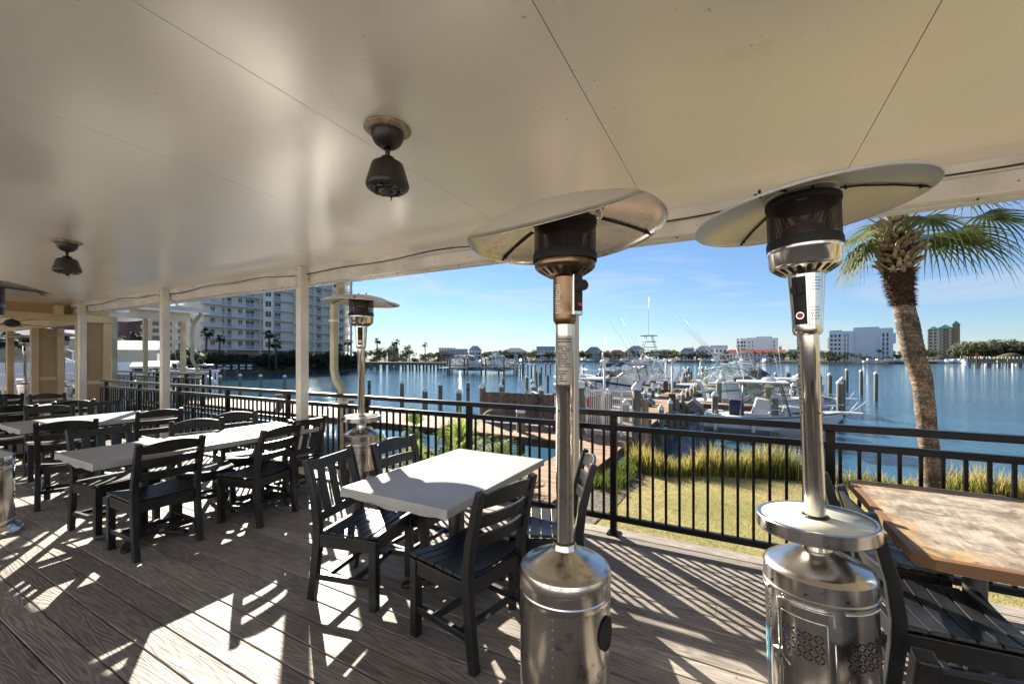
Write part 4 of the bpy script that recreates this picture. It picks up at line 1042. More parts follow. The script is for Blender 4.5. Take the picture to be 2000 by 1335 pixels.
for z in (.10, .72, 1.36): m.bx(0, 1.44, -.02, .02, z, z + .04)
m.build('rail', 'white_matte', t)
m = MB()
for k in range(24): m.bx(.03 + k * .06, .046 + k * .06, -.008, .008, .0, 1.42)
m.build('pickets', 'white_matte', t)
for x in (0, .52, 1.1, 1.44): m = MB(); m.bx(x - .03, x + .03, -.031, .031, 0, 1.48); m.build('gate_post', 'white_matte', t)
m = MB(); m.bx(.03, .10, -.06, -.03, .85, 1.15); m.build('extinguisher_box', 'red', t)
for x, l in ((-2.66, 'thick capped post on the right side of the white gate'), (-4.42, 'thick capped post on the left side of the white gate')):
    t = thing('gate_pile', l, 'post', (x, 12.75, WATER), 0); m = MB(); m.lathe([(.13, -.8), (.13, 2.72), (.001, 2.72)], 16); m.build('shaft', 'pile', t); m = MB(); m.lathe([(.15, 2.66), (.15, 2.74), (.005, 2.9)], 16); m.build('cap', 'cap', t)
t = thing('side_panel', 'tan board wing panel leaning out beside the right gate post', 'fence panel', (-2.52, 12.75, DZ), 1.25)
m = MB(); 
for k in range(4): m.bx(.02 + k * .1, .112 + k * .1, -.012, .012, -.1, 1.22 - .05 * k)
m.build('boards', 'dock', t)
t = thing('marina_sign', 'white notice board with a dark wave emblem left of the white gate', 'sign', (-5.0, 12.7, DZ))
for x in (-.30, .33): m = MB(); m.bx(x - .045, x + .045, 0, .09, 0, 1.25); m.build('post', 'dock_side', t)
m = MB(); m.bx(-.28, .28, -.03, -.002, .62, 1.2); sg = m.build('board', 'white_matte', t)
m = MB(); m.bx(-.28, .28, -.03, -.002, .2, .58); sg2 = m.build('lower_board', 'white_matte', t)
m = MB(); vs = [(.03 + .06 * math.cos(a), -.032, .97 + .05 * math.sin(a)) for a in [q * .5236 for q in range(12)]]; m.add(vs, [tuple(range(12))]); m.add([(-.14, -.033, .93), (.2, -.033, .93), (.12, -.033, .975), (.0, -.033, .95), (-.08, -.033, .96)], [(0, 1, 2, 3, 4)]); m.build('emblem', 'navy', sg)
m = MB(); 
for q in range(5): m.bx(-.2, .2 - .05 * (q % 3), -.0335, -.031, .50 - q * .06, .515 - q * .06)
m.bx(-.2, .2, -.0335, -.031, .80, .815); m.bx(-.16, .14, -.0335, -.031, .74, .752); m.build('printed_lines', 'castgrey', sg2)

# ================================================================== BOATS
def loft(m, secs, close=True, smooth=True):
    n = len(secs[0]); vs = [p for s in secs for p in s]
    fs = [(i * n + k, i * n + k + 1, (i + 1) * n + k + 1, (i + 1) * n + k) for i in range(len(secs) - 1) for k in range(n - 1)]
    if close: fs.append(tuple(range(n - 1, -1, -1)))
    m.add(vs, fs, smooth)
def hull(L, W, H, t, mat='white', flare=.3):
    """bow at +X, stern at -X, waterline z=0"""
    m = MB(); secs = []; N = 14; top = []
    for i in range(N + 1):
        q = i / N; x = -L / 2 + L * q
        hw = W / 2 * (1 - max(0, (q - .35) / .65) ** 2.2) * (.93 + .07 * min(1, q * 3)); hw = max(hw, .015)
        zt = H * (.78 + .40 * q * q); zc = H * (.22 + .55 * max(0, q - .5)) ; zk = -.28 + (.25 + H * .9) * max(0, (q - .72) / .28) ** 2
        zc = max(zc, zk + .02); cw = hw * (.86 - .35 * max(0, q - .5)); xs = x - (0 if q < .9 else 0)
        sec = [(xs, -hw, zt), (xs, -hw * .99, zt - .07), (xs, -cw, zc), (xs, 0, zk), (xs, cw, zc), (xs, hw * .99, zt - .07), (xs, hw, zt)]
        secs.append(sec); top.append((x, hw, zt))
    loft(m, secs)
    h = m.build('hull', mat, t, auto=40)
    m = MB(); vs = []
    for x, hw, z in top: vs += [(x, -hw + .01, z - .03), (x, 0, z + .02 + .12 * hw / W * 2 * (x > 0)), (x, hw - .01, z - .03)]
    n_ = len(top)
    m.add(vs, [(3 * i + k, 3 * i + 3 + k, 3 * i + 4 + k, 3 * i + 1 + k) for i in range(n_ - 1) for k in (0, 1)], True); m.build('deck', 'white', t)
    m = MB()
    for s in (-1, 1): m.tube([(x, s * (hw + .012), z - .05) for x, hw, z in top], .03, 6)
    m.build('rub_rail', 'engine', h)
    return top
def bow_rail(t, top, W, h=.45):
    m = MB(); n = len(top)
    for s in (-1, 1):
        pts = [(x + .03, s * (hw - .06), z + h) for x, hw, z in top[n // 2:]]
        m.tube([(top[n // 2][0] - .2, s * top[n // 2][1] * .95, top[n // 2][2])] + pts, .018, 6)
        for x, hw, z in top[n // 2::2]: m.tube([(x, s * (hw - .06), z), (x + .03, s * (hw - .06), z + h)], .014, 5)
    m.build('bow_rail', 'chrome', t)
def cabin(m, pts_bot, pts_top):  # frustum from polygons
    n = len(pts_bot); m.add(list(pts_bot) + list(pts_top), [tuple(reversed(range(n))), tuple(range(n, 2 * n))] + [(i, (i + 1) % n, n + (i + 1) % n, n + i) for i in range(n)])
def outboard(t, x, y, z):
    m = MB(); m.sweep([(x - .1, y, z + .1), (x - .25, y, z + .32), (x - .55, y, z + .55), (x - .75, y, z + .42)], (0, 1, 0), [.25, .36, .36, .2], [.3, .42, .5, .3]); o = m.build('outboard', 'engine', t, bevel=.04)
    m = MB(); m.bx(x - .35, x - .15, y - .07, y + .07, z - .7, z + .15); m.build('leg', 'engine', o)
def ttop(t, x0, x1, w_, z0, z1, mat='white', canvas=True, posts=True):
    m = MB(); m.bx(x0, x1, -w_ / 2, w_ / 2, z1, z1 + .07); tp = m.build('hardtop', mat, t, bevel=.03)
    m = MB(); m.lathe([(.28, 0), (.28, .1), (.2, .16), (.01, .17)], 20, ((x0 + x1) / 2 + .3, .1, z1 + .071)); m.build('radar_dome', 'white', tp)
    m = MB(); m.tube([(x0 + .3, -.3, z1 + .07), (x0 + .1, -.35, z1 + 2.3)], .012, 5); m.tube([(x0 + .3, .3, z1 + .07), (x0 + .0, .4, z1 + 1.6)], .01, 5); m.build('antenna', 'white', tp)
    m = MB()
    for s in (-1, 1):
        for xa, xb in ((x0 + .3, x0 + .15), (x1 - .3, x1 + .05)): m.tube([(xa, s * w_ * .42, z1), (xb, s * w_ * .42, z0)], .035, 6)
        m.tube([(x0 + .2, s * w_ * .42, z1 - .9), (x1 - .3, s * w_ * .42, z1)], .03, 6)
        m.build('top_frame', 'engine', t); m = MB()
    if canvas:
        m = MB()
        for s in (-1, 1): m.add([(x0 + .5, s * w_ * .43, z0 + .3), (x1 + .9, s * w_ * .35, z0 + .3), (x1 - .2, s * w_ * .43, z1), (x0 + .4, s * w_ * .43, z1)], [(0, 1, 2, 3)])
        m.add([(x1 + .9, -w_ * .35, z0 + .3), (x1 + .9, w_ * .35, z0 + .3), (x1 - .2, w_ * .43, z1), (x1 - .2, -w_ * .43, z1)], [(0, 1, 2, 3)])
        m.build('clear_curtain', 'clear', t)
def center_console(label, loc, rz, L=6.8, W=2.4, H=1.0, lift=0, dark='navy', grp=None):
    t = thing('fishing_boat', label, 'boat', (loc[0], loc[1], WATER + lift), rz, grp)
    top = hull(L, W, H, t); bow_rail(t, top, W, .3)
    zd = H * .85
    m = MB(); cabin(m, [(-.7, -.55, zd), (.6, -.5, zd), (.6, .5, zd), (-.7, .55, zd)], [(-.5, -.5, zd + .75), (.15, -.42, zd + .65), (.15, .42, zd + .65), (-.5, .5, zd + .75)]); c_ = m.build('console', 'white', t, bevel=.04)
    m = MB(); m.add([(.62, -.45, zd + .45), (.62, .45, zd + .45), (.15, .42, zd + 1.1), (.15, -.42, zd + 1.1)], [(0, 1, 2, 3)]); m.build('windscreen', 'glass', c_)
    m = MB(); cabin(m, [(.5, -.8, zd), (2.2, -.45, zd + .05), (2.2, .45, zd + .05), (.5, .8, zd)], [(.6, -.65, zd + .42), (1.9, -.35, zd + .3), (1.9, .35, zd + .3), (.6, .65, zd + .42)]); cc_ = m.build('cuddy', 'white', t, bevel=.05)
    m = MB(); m.sweep([(.8, -.70, zd + .2), (1.3, -.62, zd + .22), (1.8, -.5, zd + .2)], (0, 1, 0), .02, [.05, .14, .04]); m.build('side_window', 'glass', cc_)
    ttop(t, -1.3, .7, 1.9, zd, zd + 1.45)
    m = MB(); m.bx(-1.6, -1.0, -.45, .45, zd - .05, zd + .65); m.build('leaning_seat', dark, t, bevel=.04)
    m = MB(); m.bx(-L / 2 + .15, -1.9, -W * .44, -W * .30, H * .72, H * .86); m.bx(-L / 2 + .15, -1.9, W * .30, W * .44, H * .72, H * .86); m.bx(-L / 2 + .1, -L / 2 + .5, -W * .3, W * .3, H * .72, H * .88); m.build('cockpit_coaming', 'white', t)
    outboard(t, -L / 2, -.38, H * .6); outboard(t, -L / 2, .38, H * .6)
    m = MB(); m.bx(L / 2 - .15, L / 2 + .65, -.16, .16, H * 1.1, H * 1.17); m.tube([(L / 2 + .2, -.1, H * 1.17), (L / 2 + .5, -.08, H * 1.17 + .45)], .02, 6); m.build('bow_pulpit', 'white', t)
    return t
def express(label, loc, rz, L=9, W=3.2, H=1.45, canvas='navy', tower=False, grp=None, lift=0):
    t = thing('motor_cruiser', label, 'boat', (loc[0], loc[1], WATER + lift), rz, grp)
    top = hull(L, W, H, t); bow_rail(t, top, W, .5); zd = H * .9
    m = MB(); cabin(m, [(-.6, -W * .38, zd), (L * .33, -W * .2, zd + .1), (L * .33, W * .2, zd + .1), (-.6, W * .38, zd)], [(-.3, -W * .3, zd + .75), (L * .22, -W * .14, zd + .35), (L * .22, W * .14, zd + .35), (-.3, W * .3, zd + .75)]); c_ = m.build('cabin', 'white', t, bevel=.08)
    for k in range(3): m = MB(); m.sweep([(.1 + k * .7, -W * .345 + k * .09, zd + .34), (.55 + k * .7, -W * .31 + k * .09, zd + .34)], (0, 1, 0), .03, .13); m.build('cabin_window', 'glass', c_)
    m = MB(); m.add([(-.25, -W * .36, zd + .72), (.9, -W * .22, zd + .62), (.9, W * .22, zd + .62), (-.25, W * .36, zd + .72), (-1.0, -W * .40, zd + 1.25), (-.1, -W * .25, zd + 1.35), (-.1, W * .25, zd + 1.35), (-1.0, W * .40, zd + 1.25)], [(0, 1, 5, 4), (1, 2, 6, 5), (2, 3, 7, 6)]); m.build('windscreen', 'glass', t)
    m = MB(); cabin(m, [(-1.9, -W * .30, zd), (-.5, -W * .30, zd), (-.5, W * .30, zd), (-1.9, W * .30, zd)], [(-1.8, -W * .27, zd + 1.0), (-.7, -W * .27, zd + .95), (-.7, W * .27, zd + .95), (-1.8, W * .27, zd + 1.0)]); m.build('helm_console', 'white', t, bevel=.05)
    m = MB(); m.sweep([(-2.6, 0, zd + 1.75), (-1.6, 0, zd + 1.95), (-.5, 0, zd + 1.85), (.0, 0, zd + 1.6)], (0, 1, 0), W * .78, .05); bt = m.build('canvas_top', canvas, t, bevel=.02)
    m = MB()
    for s in (-1, 1):
        for xa, xb in ((-2.5, -2.9), (-1.5, -1.2), (-.1, -.3)): m.tube([(xa, s * W * .38, zd + 1.78), (xb, s * W * .43, zd + .3)], .022, 6)
        m.sweep([(-2.9, s * W * .40, zd + .35), (.3, s * W * .38, zd + .7)], (0, 1, 0), .02, .12)
        m.build('canvas_frame', canvas, t); m = MB()
    for s in (-1, 1): m = MB(); m.add([(-2.7, s * W * .41, zd + .4), (.2, s * W * .37, zd + .8), (-.1, s * W * .38, zd + 1.6), (-2.5, s * W * .38, zd + 1.75)], [(0, 1, 2, 3)]); m.build('clear_curtain', 'clear', t)
    m = MB(); m.sweep([(-L / 2 + 1.2, -W * .44, zd - .1), (-L / 2 + 1.0, -W * .42, zd + .7), (-L / 2 + .7, -W * .36, zd + 1.05), (-L / 2 + .7, W * .36, zd + 1.05), (-L / 2 + 1.0, W * .42, zd + .7), (-L / 2 + 1.2, W * .44, zd - .1)], (1, 0, 0), .2, .08); m.build('radar_arch', 'white', t)
    m = MB(); m.bx(-L / 2 - .6, -L / 2 + .02, -W * .42, W * .42, .25, .33); m.build('swim_platform', 'white', t)
    if tower:
        m = MB()
        for s in (-1, 1):
            for xa, xb in ((-2.6, -1.7), (-.2, -.9)): m.tube([(xa, s * W * .40, zd + .3), (xb, s * .45, zd + 2.7)], .028, 6)
            m.tube([(-2.35, s * W * .36, zd + 1.2), (-1.1, s * .6, zd + 2.2)], .02, 5); m.tube([(-.4, s * W * .36, zd + 1.2), (-1.6, s * .6, zd + 2.2)], .02, 5)
        for z in (1.9, 2.35): m.tube([(-2.1, -.8, zd + z), (-.6, -.8, zd + z), (-.6, .8, zd + z), (-2.1, .8, zd + z), (-2.1, -.8, zd + z)], .022, 5)
        m.build('tower_frame', 'chrome', t)
        m = MB(); m.bx(-1.9, -.7, -.55, .55, zd + 2.7, zd + 2.75); m.bx(-1.7, -.9, -.5, .5, zd + 2.1, zd + 2.14); m.build('tower_platform', 'white', t)
    return t
def outriggers(t, z, W, L=6.5, back=.5):
    m = MB()
    for s in (-1, 1): m.tube([(-.8, s * W * .42, z), (-.8 - L * back, s * (W * .42 + L * .28), z + L * .85)], [.02, .005], 5); m.tube([(-.9, s * W * .4, z + .1), (-1.4 - L * back, s * (W * .4 + L * .1), z + L * .9)], [.014, .004], 5)
    m.build('outrigger', 'white', t)
PI = math.pi
GB = 'boats in the slips along the pier'
center_console('white hardtop fishing boat with outboards, nearest on the right side of the pier', (1.25, 22.1), 0, 5.3, 2.15, .92, .25, grp=GB)
t = express('white cruiser with faded teal canvas and tall thin tower behind the hardtop fishing boat', (.7, 29.2), 0, 7.2, 2.7, 1.2, 'teal', True, GB); outriggers(t, 2.4, 2.7, 4.6, .7)
t = express('white cruiser farther out behind the teal-canvas boat', (1.5, 37.2), 0, 8, 2.9, 1.4, 'white', False, GB)
express('white flybridge boat farthest out on the right side of the pier', (1.8, 45), 0, 8.5, 3.0, 1.5, 'white', True, GB)
center_console('small white open boat between the shelf heater pole and the far piles', (3.6, 34.2), .1, 5.2, 2.0, .8, 0, grp=GB)
center_console('white centre console boat just behind the white gate, bow pointing left', (-7.5, 21.9), PI, 6.0, 2.2, .95, .2, grp=GB)
express('white express cruiser with navy blue canvas left of the pier', (-8.2, 28.6), PI - .03, 7.6, 2.8, 1.3, 'navy', False, GB, lift=.15)
t = express('white sportfishing boat with a tall observation tower and long outriggers', (-8.2, 38.5), PI, 9.8, 3.6, 1.7, 'white', True, GB)
outriggers(t, 2.8, 3.6, 5.6, -.5)
m = MB()
for s in (-1, 1):
    for xa, xb in ((-2.0, -1.5), (-.6, -1.0)): m.tube([(xa, s * .45, 3.9), (xb, s * .35, 5.5)], .025, 6)
for z in (4.5, 5.0): m.tube([(-1.8, -.5, z), (-.7, -.5, z), (-.7, .5, z), (-1.8, .5, z), (-1.8, -.5, z)], .025, 5)
m.bx(-1.9, -.6, -.55, .55, 5.5, 5.56); m.tube([(-1.2, 0, 5.5), (-1.25, 0, 9.0)], .012, 5); m.build('observation_tower', 'engine', t)
express('white cruiser with open cockpit behind the navy-canvas boat', (-8.7, 34.0), PI, 7.4, 2.8, 1.4, 'navy', False, GB)
express('white cruiser farthest out on the left side of the pier', (-9.5, 46.5), PI, 9.0, 3.2, 1.5, 'white', False, GB)
# fenders and mooring lines of the near boats
def line(a, b_, sag, label):
    a, b_ = Vector(a), Vector(b_); pts = []
    for q in range(13):
        f = q / 12; p_ = a.lerp(b_, f); p_.z -= sag * 4 * f * (1 - f); pts.append(p_)
    o = MB().tube(pts, .018, 5).build('mooring_line', 'tarp'); tag(o, label, 'rope', 'mooring lines of the boats')
line((-1.6, 21.5, -1.1), (-2.6, 19.3, -.75), .15, 'slack mooring line from the near boat stern to the nearest pier post')
line((-1.6, 22.9, -1.1), (-2.6, 24.0, -.75), .15, 'slack mooring line from the near boat stern to the farther pier post')
line((3.6, 22.2, -.9), (5.0, 23.6, -.4), .2, 'mooring line from the near boat bow to the tall pile')
line((-5.0, 22.2, -1.0), (-4.5, 24.0, -.75), .15, 'mooring line from the centre console stern to the pier')
for q, (x, y) in enumerate(((-.9, 20.96), (.6, 20.94))):
    m = MB(); m.lathe([(.01, -.32), (.08, -.28), (.09, 0), (.08, .24), (.01, .29)], 12); m.tube([(0, 0, .28), (0, .06, .6)], .01, 5); o = m.build('boat_fender', 'white'); o.location = (x, y, -1.45); tag(o, ('white fender hanging near the stern of the hardtop fishing boat', 'white fender hanging amidships on the hardtop fishing boat')[q], 'fender', 'fenders on the near boat')
# tarp-covered dinghies
for (x, y, l) in ((-5.6, 17.4, 'white tarp-covered dinghy between the gate and the pier posts'), (at(402, 47).x, at(402, 47).y, 'white tarp-covered boat by the far canopy downspout')):
    m = MB(); m.lathe([(.95, 0), (1.0, .3), (.75, .75), (.35, 1.05), (.02, 1.12)], 24); o = m.build('covered_dinghy', 'tarp'); o.location = (x, y, WATER + .55); o.scale = (1.3 if x > -10 else 1.5, .8, .9); tag(o, l, 'boat')

# ================================================================== VEGETATION
def palm_frond(m, base, az, el, L, droop, fan=.9, n=26, r=None, w_=.035, wl=1.0):
    """costapalmate frond: stalk then a fan of leaflets"""
    r = r or random
    d_ = Vector((math.cos(az) * math.cos(el), math.sin(az) * math.cos(el), math.sin(el)))
    pts = []; p = Vector(base); v = d_.copy()
    for i in range(8):
        pts.append(p.copy()); p = p + v * (L / 7); v = (v + Vector((0, 0, -droop / 7))).normalized()
    side = v.cross(Vector((0, 0, 1))).normalized(); tip = pts[-1]; upv = side.cross(v).normalized()
    if upv.z < 0: upv = -upv
    for i in range(n):
        a = (i / (n - 1) - .5) * 2 * fan * 1.55; ll = fan * (.95 - .25 * abs(a) / 2) * r.uniform(.85, 1.08) * wl
        s0 = tip - v * (.14 * abs(a)) ; dr = v * math.cos(a) + side * math.sin(a) + upv * .12
        q = s0; seg = []; dd = dr.normalized()
        for j in range(6):
            seg.append(q.copy()); q = q + dd * (ll / 5); dd = (dd + Vector((0, 0, -.13 - .12 * j - r.uniform(0, .08)))).normalized()
        wv = dr.cross(upv).normalized() * w_
        o = len(m.v); 
        for j, q in enumerate(seg):
            k_ = (.35, 1, .95, .6, .3, .05)[j]; m.v.append(tuple(q - wv * k_)); m.v.append(tuple(q + wv * k_))
        for j in range(5): m.f.append((o + 2 * j, o + 2 * j + 2, o + 2 * j + 3, o + 2 * j + 1)); m.sm.append(False)
    return pts
# big palm
PB = at(1822, 7.6); PB.z = gz(PB.x, PB.y) - .1
t = thing('palm_tree', 'tall leaning cabbage palm with boot-covered head on the lawn right of the shelf heater', 'palm tree', PB)
def pw(px, py): return Vector(((px - 1822) / 107, 0, (py - 945) / -107))
rtv = RT
def loc2(px, py, dep=0):
    z = CAMZ - (py - HOR) * 7.6 / FPX; q = at(px, 7.6 ) + FW * dep; return Vector((q.x, q.y, z)) - PB
prof = [(1822, 1010, 25), (1822, 940, 22), (1812, 850, 23), (1806, 790, 23), (1800, 740, 24), (1786, 695, 26), (1778, 660, 27), (1770, 620, 26), (1764, 590, 23)]
pts = [loc2(a, b_) for a, b_, c_ in prof]; rads = [c_ / FPX * 7.6 / 1.50 for a, b_, c_ in prof]
# resample for ring texture
def resample(pts, rads, n):
    L = len(pts) - 1; P_ = []; R_ = []
    for i in range(n):
        q = i / (n - 1) * L; k = min(int(q), L - 1); f = q - k
        p0, p1, p2, p3 = pts[max(k - 1, 0)], pts[k], pts[k + 1], pts[min(k + 2, L)]
        P_.append(.5 * ((2 * p1) + (p2 - p0) * f + (2 * p0 - 5 * p1 + 4 * p2 - p3) * f * f + (3 * p1 - p0 - 3 * p2 + p3) * f ** 3)); R_.append(rads[k] * (1 - f) + rads[k + 1] * f)
    return P_, R_
P_, R_ = resample(pts, rads, 110); R_ = [r_ * (1 + .012 * math.sin(i * 1.7) + .018 * math.sin(i * .37) + ru(-.012, .012)) for i, r_ in enumerate(R_)]
m = MB(); m.tube(P_, R_, 26); m.build('trunk', 'bark', t)
hp = [(1764, 594, 22), (1759, 572, 27), (1756, 548, 31), (1754, 528, 33)]
m = MB(); P2, R2 = resample([loc2(a, b_) for a, b_, _ in hp], [c_ / FPX * 7.6 / 1.42 for _, _, c_ in hp], 14); m.tube(P2, R2, 24)
rr_ = random.Random(3)
for k in range(1400):
    i = rr_.randrange(14); a = rr_.uniform(0, 6.283); c_ = P2[i]; r_ = R2[i]; b0 = c_ + Vector((math.cos(a) * r_, math.sin(a) * r_, rr_.uniform(-.03, .03)))
    o_ = Vector((math.cos(a), math.sin(a), rr_.uniform(-.9, .5))) * rr_.uniform(.03, .09); s_ = Vector((-math.sin(a), math.cos(a), rr_.uniform(-1, 1))) * .008
    m.add([b0 - s_, b0 + s_, b0 + o_], [(0, 1, 2)])
m.build('fibre_collar', 'fibre', t)
m = MB()
hc = loc2(1752, 470)
for k in range(135):
    q = (k % 9) / 8; lv = k // 9; a = k * 2.399; zz = -.60 + .070 * lv; r0 = .225 + .075 * math.sin((zz + .60) / 1.0 * math.pi) - max(0, zz - .1) * .35
    b0 = hc + Vector((math.cos(a) * r0 * .7, math.sin(a) * r0 * .7, zz)); el = rr_.uniform(.2, 1.0); ln = rr_.uniform(.14, .27)
    dv = Vector((math.cos(a) * math.cos(el), math.sin(a) * math.cos(el), math.sin(el))); tw = Vector((-math.sin(a), math.cos(a), rr_.uniform(-.8, .8))).normalized()
    m.sweep([b0, b0 + dv * ln * .5 + Vector((0, 0, -.01)), b0 + dv * ln + tw * rr_.uniform(-.05, .05)], tw, [.11, .075, .04], [.025, .02, .012])
m.build('leaf_boots', 'boot', t)
m = MB(); m.tube([hc + Vector((0, 0, -.45)), hc + Vector((0, 0, .1)), hc + Vector((0, 0, .42))], [.24, .2, .05], 16); m.build('crown_core', 'fibre', t)
st = MB(); lf = MB(); rp = random.Random(8)
spec = []
camdir = math.atan2(RT.y, RT.x)   # towards picture right
for az, el, L, dr in ((0, .36, 1.3, .7), (.25, .25, .85, .6), (-.15, .18, 1.05, .6), (-.3, .5, 1.45, .8), (.5, .9, 1.2, .5), (-.55, .75, 1.3, .5), (1.1, .7, 1.2, .7), (-1.1, .6, 1.1, .6), (3.14, .35, .75, .9), (2.9, .15, .65, 1.2), (3.4, .8, 1.05, .8), (2.6, .9, 1.1, .6), (3.7, .7, 1.1, .7), (-1.8, .95, 1.1, .5), (4.4, .45, 1.0, 1.0), (2.2, .45, 1.0, .9), (0.9, 1.25, 1.2, .3), (3.0, 1.3, 1.2, .3), (3.1, .05, .75, 1.3)):
    pts_ = palm_frond(lf, hc + Vector((0, 0, .04)), camdir + az, el, L, dr, .95, 24, rp, .021, 1.35 if abs(az) < .6 else 1.0); st.tube(pts_, [.024, .02, .018, .015, .013, .012, .010, .008], 6)
st.build('leaf_stalk', 'stalk', t); lf.build('fronds', 'frond', t)
# palmettos on the bank
def palmetto(name, label, loc, n, h, rnd_, grp=None):
    t = thing(name, label, 'palmetto', loc, 0, grp); lf = MB(); st = MB()
    for k in range(n):
        az = rnd_.uniform(0, 6.283); el = rnd_.uniform(.5, 1.45); p_ = palm_frond(lf, (rnd_.uniform(-.25, .25), rnd_.uniform(-.25, .25), 0), az, el, h * rnd_.uniform(.4, 1.0), .35, .6, 20, rnd_, .016); st.tube(p_, .008, 5)
    lf.build('fronds', 'palmetto', t); st.build('leaf_stalk', 'stalk', t)
GP = 'sunlit palmetto bushes on the bank'
for i, (px, d_, n_, h, l) in enumerate(((845, 8.3, 34, 1.75, 'bright green palmetto bush directly behind the shelf heater'), (895, 8.1, 30, 1.6, 'bright palmetto bush left of the railing post near the screen fence'), (955, 7.8, 20, 1.0, 'smaller palmetto bush below the screen fence'), (806, 7.9, 16, .95, 'low palmetto clump nearest the shelf heater'))):
    p = at(px, d_); palmetto('palmetto_bush', l, (p.x, p.y, -1.35), n_, h, random.Random(20 + i), GP)
# leafy crowns
def crown_mesh(n, rx, ry, rz, clumps, leaf, seed, flat=.0):
    r = random.Random(seed); m = MB(); cs = []
    for k in range(clumps):
        a = r.uniform(0, 6.283); q = r.uniform(0, 1) ** .5; z = r.uniform(-.55, .85) 
        s = math.sqrt(max(.05, 1 - z * z)) * q; cs.append((math.cos(a) * s * rx * .8, math.sin(a) * s * ry * .8, z * rz * .8, r.uniform(.22, .42)))
    for k in range(n):
        c = r.choice(cs); d_ = Vector((r.gauss(0, 1), r.gauss(0, 1), r.gauss(0, 1))).normalized() * (r.uniform(.4, 1) ** .5) * c[3]
        p = Vector((c[0] + d_.x * rx, c[1] + d_.y * ry, c[2] + d_.z * rz))
        nrm = (d_.normalized() + Vector((r.uniform(-.7, .7), r.uniform(-.7, .7), r.uniform(-.3, .9)))).normalized()
        u = nrm.orthogonal().normalized(); w_ = nrm.cross(u); an = r.uniform(0, 6.28); u2 = u * math.cos(an) + w_ * math.sin(an); w2 = nrm.cross(u2); s = leaf * r.uniform(.6, 1.3)
        m.add([p - u2 * s, p - w2 * s * .5, p + u2 * s, p + w2 * s * .5], [(0, 1, 2, 3)])
    return m
def mk_tree(h, rx, rz, mat, seed, n=900, leaf=.35, name='oak_tree', clumps=14):
    t = thing(name, '', 'tree'); crown_mesh(n, rx, rx, rz, clumps, leaf, seed).build('crown', mat, t, (0, 0, h - rz))
    m = MB(); m.tube([(0, 0, -.5), (.1, 0, h * .3), (0, .1, h * .7)], [.22, .17, .08], 7)
    for a in (0, 2.1, 4.2): m.tube([(.05, .05, h * .35), (math.cos(a) * rx * .5, math.sin(a) * rx * .5, h * .7)], [.12, .04], 5)
    m.build('trunk', 'twig', t); return t
def mk_palm(h, seed):
    t = thing('palm_tree', '', 'palm tree'); r = random.Random(seed); lf = MB()
    m = MB(); m.tube([(0, 0, -.5), (r.uniform(-.3, .3), .1, h * .5), (0, 0, h)], [.22, .18, .2], 8); m.build('trunk', 'twig', t)
    for k in range(22): palm_frond(lf, (0, 0, h), r.uniform(0, 6.28), r.uniform(-.3, 1.3), r.uniform(.7, 1.1), .6, .85, 9, r, .09)
    lf.build('crown', 'fronddark', t); return t
def mk_bush(rx, rz, mat, seed, n=500, leaf=.22, name='shrub'):
    t = thing(name, '', 'shrub'); crown_mesh(n, rx, rx, rz, 12, leaf, seed).build('leaves', mat, t, (0, 0, rz * .6))
    m = MB(); m.tube([(0, 0, -.3), (.1, 0, rz)], [.1, .03], 5); m.build('stem', 'twig', t); return t
T1 = Proto(lambda: mk_tree(7, 4.0, 3.0, 'leafmid', 1)); T2 = Proto(lambda: mk_tree(8.5, 4.6, 3.6, 'leafgrey', 2)); T3 = Proto(lambda: mk_tree(6, 4.5, 2.6, 'leafdark', 3))
B1 = Proto(lambda: mk_bush(2.6, 2.2, 'leafdark', 4, 1500, .20)); B2 = Proto(lambda: mk_bush(1.6, 1.4, 'leafmid', 5, 900, .2))
FP = Proto(lambda: mk_palm(7.0, 6)); FP2 = Proto(lambda: mk_palm(5.0, 7))

